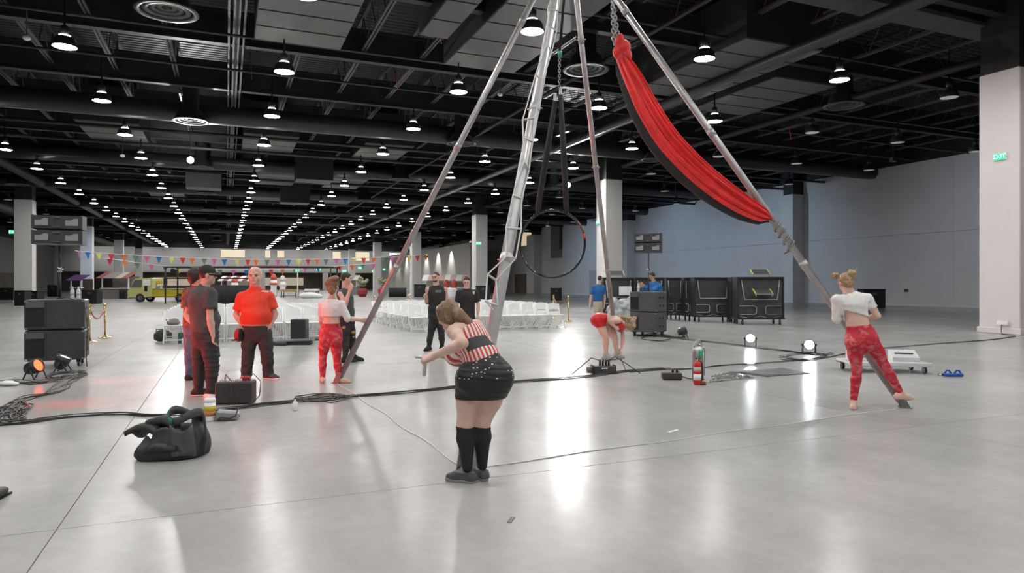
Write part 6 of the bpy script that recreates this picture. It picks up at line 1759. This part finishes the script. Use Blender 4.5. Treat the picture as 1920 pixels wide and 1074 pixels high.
p.shoe('L', 70, M_blkcloth, M_rec); p.shoe('R', 85, M_blkcloth, M_rec, top=.3); p.finish(SK2)
# 8. bearded man
p = Person('bearded man in black sleeveless shirt pointing with his hand', 816, 657, dict(
    head=(817, 520, -.02), shL=(803, 543, -.02), elL=(801, 567, -.03), wrL=(798, 556, -.24), shR=(834, 543, .02), elR=(838, 568, .05), wrR=(838, 590, -.02),
    che=(819, 557, 0), wai=(818, 579, 0), pel=(819, 594, 0), hiL=(813, 600, 0), hiR=(826, 600, .0), knL=(807, 628, -.02), knR=(828, 628, .0), anL=(804, 651, .0), anR=(829, 650, .04)), .011, 1.0)
p.body(MALE, 1.12, 1.0, .06); p.headm(205, 4); p.eyes(mat('brow_dark', (.04, .03, .025), .7))
p.hand('L', p.P(794, 552, -.36) - p.j['wrL'], V(.8, 0, -.3), 1, (.4, .5, .3)); p.hand('R', V(-.1, -.1, -1), V(-1, 0, 0), -1)
st = p.stations(MALE)
trousers(p, st, M_blkcloth, [.100, .088, .064, .064, .046], p.P(819, 588, 0), .06)
tee(p, st, M_blkcloth, p.P(819, 590, 0), .3, .07, .07, .02, 'sleeveless_shirt', .004, 17, nosleeve=True)
F = p.F(); h = p.hat; q = p.hk; F.ell(h(0, .026, -.070), (.060 * q, .064 * q, .054 * q), p.R, .02); F.folds(.002, 80, 2); F.plane(h(0, .03, -.050), p.R[2] * .9 + p.R[1] * .25); p.garment('beard', hairm('beard_dark', (.05, .032, .022)), F, tuck=False)
short_hair(p, hairm('hair_dark', (.03, .022, .018)), .075, .085, 1.05)
o = B().rbox((0, 0, 0), (.13, .004, .05), .001).build('shirt_print', mat('grey_print', (.2, .2, .2), .7), p.root, Vector([float(x) for x in p.P(822, 546, -.155)])); o['label'] = 'grey chest print'
p.shoe('L', 200, M_blkcloth, M_rec); p.shoe('R', 150, M_blkcloth, M_rec); p.finish(SK2)
# 9. man in black tee
p = Person('man in black t-shirt with small chest emblem looking down', 876, 652.5, dict(
    head=(875, 528, -.04), shL=(861, 549, 0), elL=(857, 573, .02), wrL=(857, 592, -.04), shR=(891, 549, 0), elR=(897, 573, .02), wrR=(896, 592, -.04),
    che=(876, 561, 0), wai=(876, 581, 0), pel=(876, 596, 0), hiL=(869, 602, 0), hiR=(883, 602, .0), knL=(868, 626, 0), knR=(884, 626, .0), anL=(867, 647, .02), anR=(885, 647, .02)), .0115, .98)
p.body(MALE, 1.0, 1.0, .054); p.headm(182, 22); p.eyes(mat('brow_dark', (.04, .03, .025), .7), mat('lip', (.38, .18, .15), .5))
p.hand('L', V(.1, -.1, -1), V(1, 0, 0), 1); p.hand('R', V(-.1, -.1, -1), V(-1, 0, 0), -1)
st = p.stations(MALE)
trousers(p, st, M_blkcloth, [.105, .095, .075, .07, .06], p.P(876, 588, 0), .05)
tee(p, st, M_blkcloth, p.P(876, 592, 0), .72, .078, .08, .02, 't_shirt', .004, 19)
c_ = Vector([float(x) for x in p.P(888.5, 549, -.15)])
e_ = B().ell((0, 0, 0), (.022, .004, .026), 10, 6)
for s_ in (-1, 1): e_.ell((s_ * .018, 0, .03), (.008, .004, .02), 8, 5)
o = e_.build('chest_emblem', M_resin, p.root, c_); o['label'] = 'white horned chest emblem'
o = B().ell((0, 0, 0), (.028, .004, .010), 10, 5).build('chest_emblem_base', mat('emblem_red', (.5, .04, .04), .6), p.root, c_ - UP * .035)
short_hair(p, hairm('hair_dark', (.03, .022, .018)), .06, .03, 1.08)
p.shoe('L', 190, M_blkcloth, M_rec); p.shoe('R', 170, M_blkcloth, M_rec); p.finish(SK1)
# 10. red dancer bending at the far pole
p = Person('curly blonde dancer in red bodysuit bent double at the far pole', 1146, 674, dict(
    head=(1180, 612, .0), shL=(1158, 601, -.13), elL=(1143, 601, -.22), wrL=(1153, 613, -.16), shR=(1165, 604, .14), elR=(1168, 634, .12), wrR=(1165, 657, .08),
    che=(1150, 600, .0), wai=(1139, 597, 0), pel=(1126, 599, 0), hiL=(1124, 605, -.07), hiR=(1132, 606, .09), knL=(1136, 632, -.10), knR=(1153, 633, .12), anL=(1136, 665, -.02), anR=(1156, 662, .16)), .010, .95, True)
p.body(FEM, .95, 1.05, .044); p.headm(100, 75); p.B.ell(p.P(1121, 600, 0), (.12, .15, .12), None, .05)
p.hand('L', V(.7, .1, -.6), V(-.1, 1, 0), 1, (.8, .8, .5)); p.hand('R', V(-.2, -.2, -.9), V(-1, .2, 0), -1)
st = p.stations(FEM); ax = nrm(st[4][0] - st[1][0])
M_redl = mat('red_lycra', (.58, .015, .018), .35, var=.2, scale=20)
F = p.F(); F.loft(st[0:3], .035, .012); F.ell(p.P(1121, 600, 0), (.13, .16, .13), None, .05)
for e in 'LR': F.cone(p.j['hi' + e], p.j['hi' + e] * .8 + p.j['kn' + e] * .2, .112, .11, .03)
p.garment('red_briefs', M_redl, F, [(st[2][0] - ax * .02, ax), (p.P(1128, 611, 0), V(.25, 0, -1))])
F = p.F(); F.loft(st[3:5], .03, .014); F.ell(p.P(1163, 613, 0), (.08, .12, .10), None, .04)
p.garment('red_top', M_redl, F, [(p.P(1155, 606, 0), V(-.45, 0, .9)), (p.P(1172, 610, 0), V(1, 0, 0))])
F = p.F(); h = p.hat; q = p.hk; F.ell(h(0, -.02, .02), (.10 * q, .12 * q, .115 * q), p.R, .02)
rr = random.Random(2)
for i in range(26):
    a = p.P(1160 + rr.random() * 30, 593 + rr.random() * 20, rr.uniform(-.12, .1)); F.ell(a, (rr.uniform(.03, .05),) * 3, None, .012)
F.folds(.010, 60, 4); F.plane(p.P(1176, 622, 0), V(-.1, 0, -1))
p.garment('hair', hairm('hair_curly_blonde', (.40, .28, .17)), F, label='curly blonde hair hanging down', tuck=False)
gs = mat('pale_grey_shoe', (.42, .46, .46), .5); p.shoe('L', 100, gs, gs); p.shoe('R', 60, gs, gs); p.finish(SK1)
# 11, 12. men in blue shirts
M_blu = mat('blue_shirt', (.012, .13, .36), .75, var=.15, scale=8)
p = Person('man in blue polo shirt and khaki trousers walking left of stage carts', 1121, 605, dict(
    head=(1125, 523, 0), shL=(1113, 539, -.05), elL=(1108, 556, -.03), wrL=(1106, 573, -.1), shR=(1131, 539, .1), elR=(1134, 556, .1), wrR=(1133, 572, .0),
    che=(1122, 546, 0), wai=(1121, 559, 0), pel=(1121, 570, 0), hiL=(1118, 574, -.04), hiR=(1125, 574, .05), knL=(1118, 589, -.05), knR=(1126, 588, .12), anL=(1117, 601, -.2), anR=(1127, 601, .2)), .016, 1.0)
p.body(MALE, 1.08, 1.0, .056); p.headm(35, 0); p.hand('L', V(-.05, -.1, -1), V(1, 0, 0), 1); p.hand('R', V(0, 0, -1), V(-1, 0, 0), -1)
st = p.stations(MALE); trousers(p, st, mat('khaki', (.50, .44, .34), .8), [.11, .1, .085, .08, .075], p.P(1121, 563, 0), .05)
tee(p, st, M_blu, p.P(1121, 565, 0), .75, .08, .08, .025, 'polo_shirt'); short_hair(p, hairm('hair_dark', (.03, .022, .018)), .04, .0, 1.1)
p.shoe('L', 30, M_blkcloth, M_rec); p.shoe('R', 30, M_blkcloth, M_rec); p.finish(SK2)
p = Person('man in long-sleeved blue shirt leaning behind the right subwoofer stack', 1232, 612, dict(
    head=(1222, 517, 0), shL=(1220, 533, .1), elL=(1212, 549, .1), wrL=(1204, 537, -.05), shR=(1236, 536, -.12), elR=(1222, 546, -.28), wrR=(1206, 534, -.25),
    che=(1232, 545, 0), wai=(1234, 559, 0), pel=(1235, 570, 0), hiL=(1231, 574, .05), hiR=(1238, 574, -.05), knL=(1230, 592, .05), knR=(1238, 592, -.05), anL=(1230, 608, .05), anR=(1238, 608, -.05)), .016, 1.06)
p.body(MALE, 1.08, 1.05, .058); p.headm(-70, 15); p.hand('L', V(-.8, 0, .2), V(.2, 1, 0), 1); p.hand('R', V(-.8, 0, .2), V(.2, 1, 0), -1)
st = p.stations(MALE); trousers(p, st, M_dkpants, [.11, .1, .085, .08, .075], p.P(1235, 563, 0), .05)
F_ = tee(p, st, M_blu, p.P(1235, 566, 0), .95, .085, .08, .03, 'blue_shirt')
F = p.F()
for e in 'LR': F.fcone(p.j['el' + e], p.j['el' + e] * .15 + p.j['wr' + e] * .85, .068, .05, .02)
p.garment('shirt_sleeve', M_blu, F); short_hair(p, hairm('hair_dark', (.03, .022, .018)), .05, .0, 1.08)
p.shoe('L', -90, M_blkcloth, M_rec); p.shoe('R', -90, M_blkcloth, M_rec); p.finish(SK3)
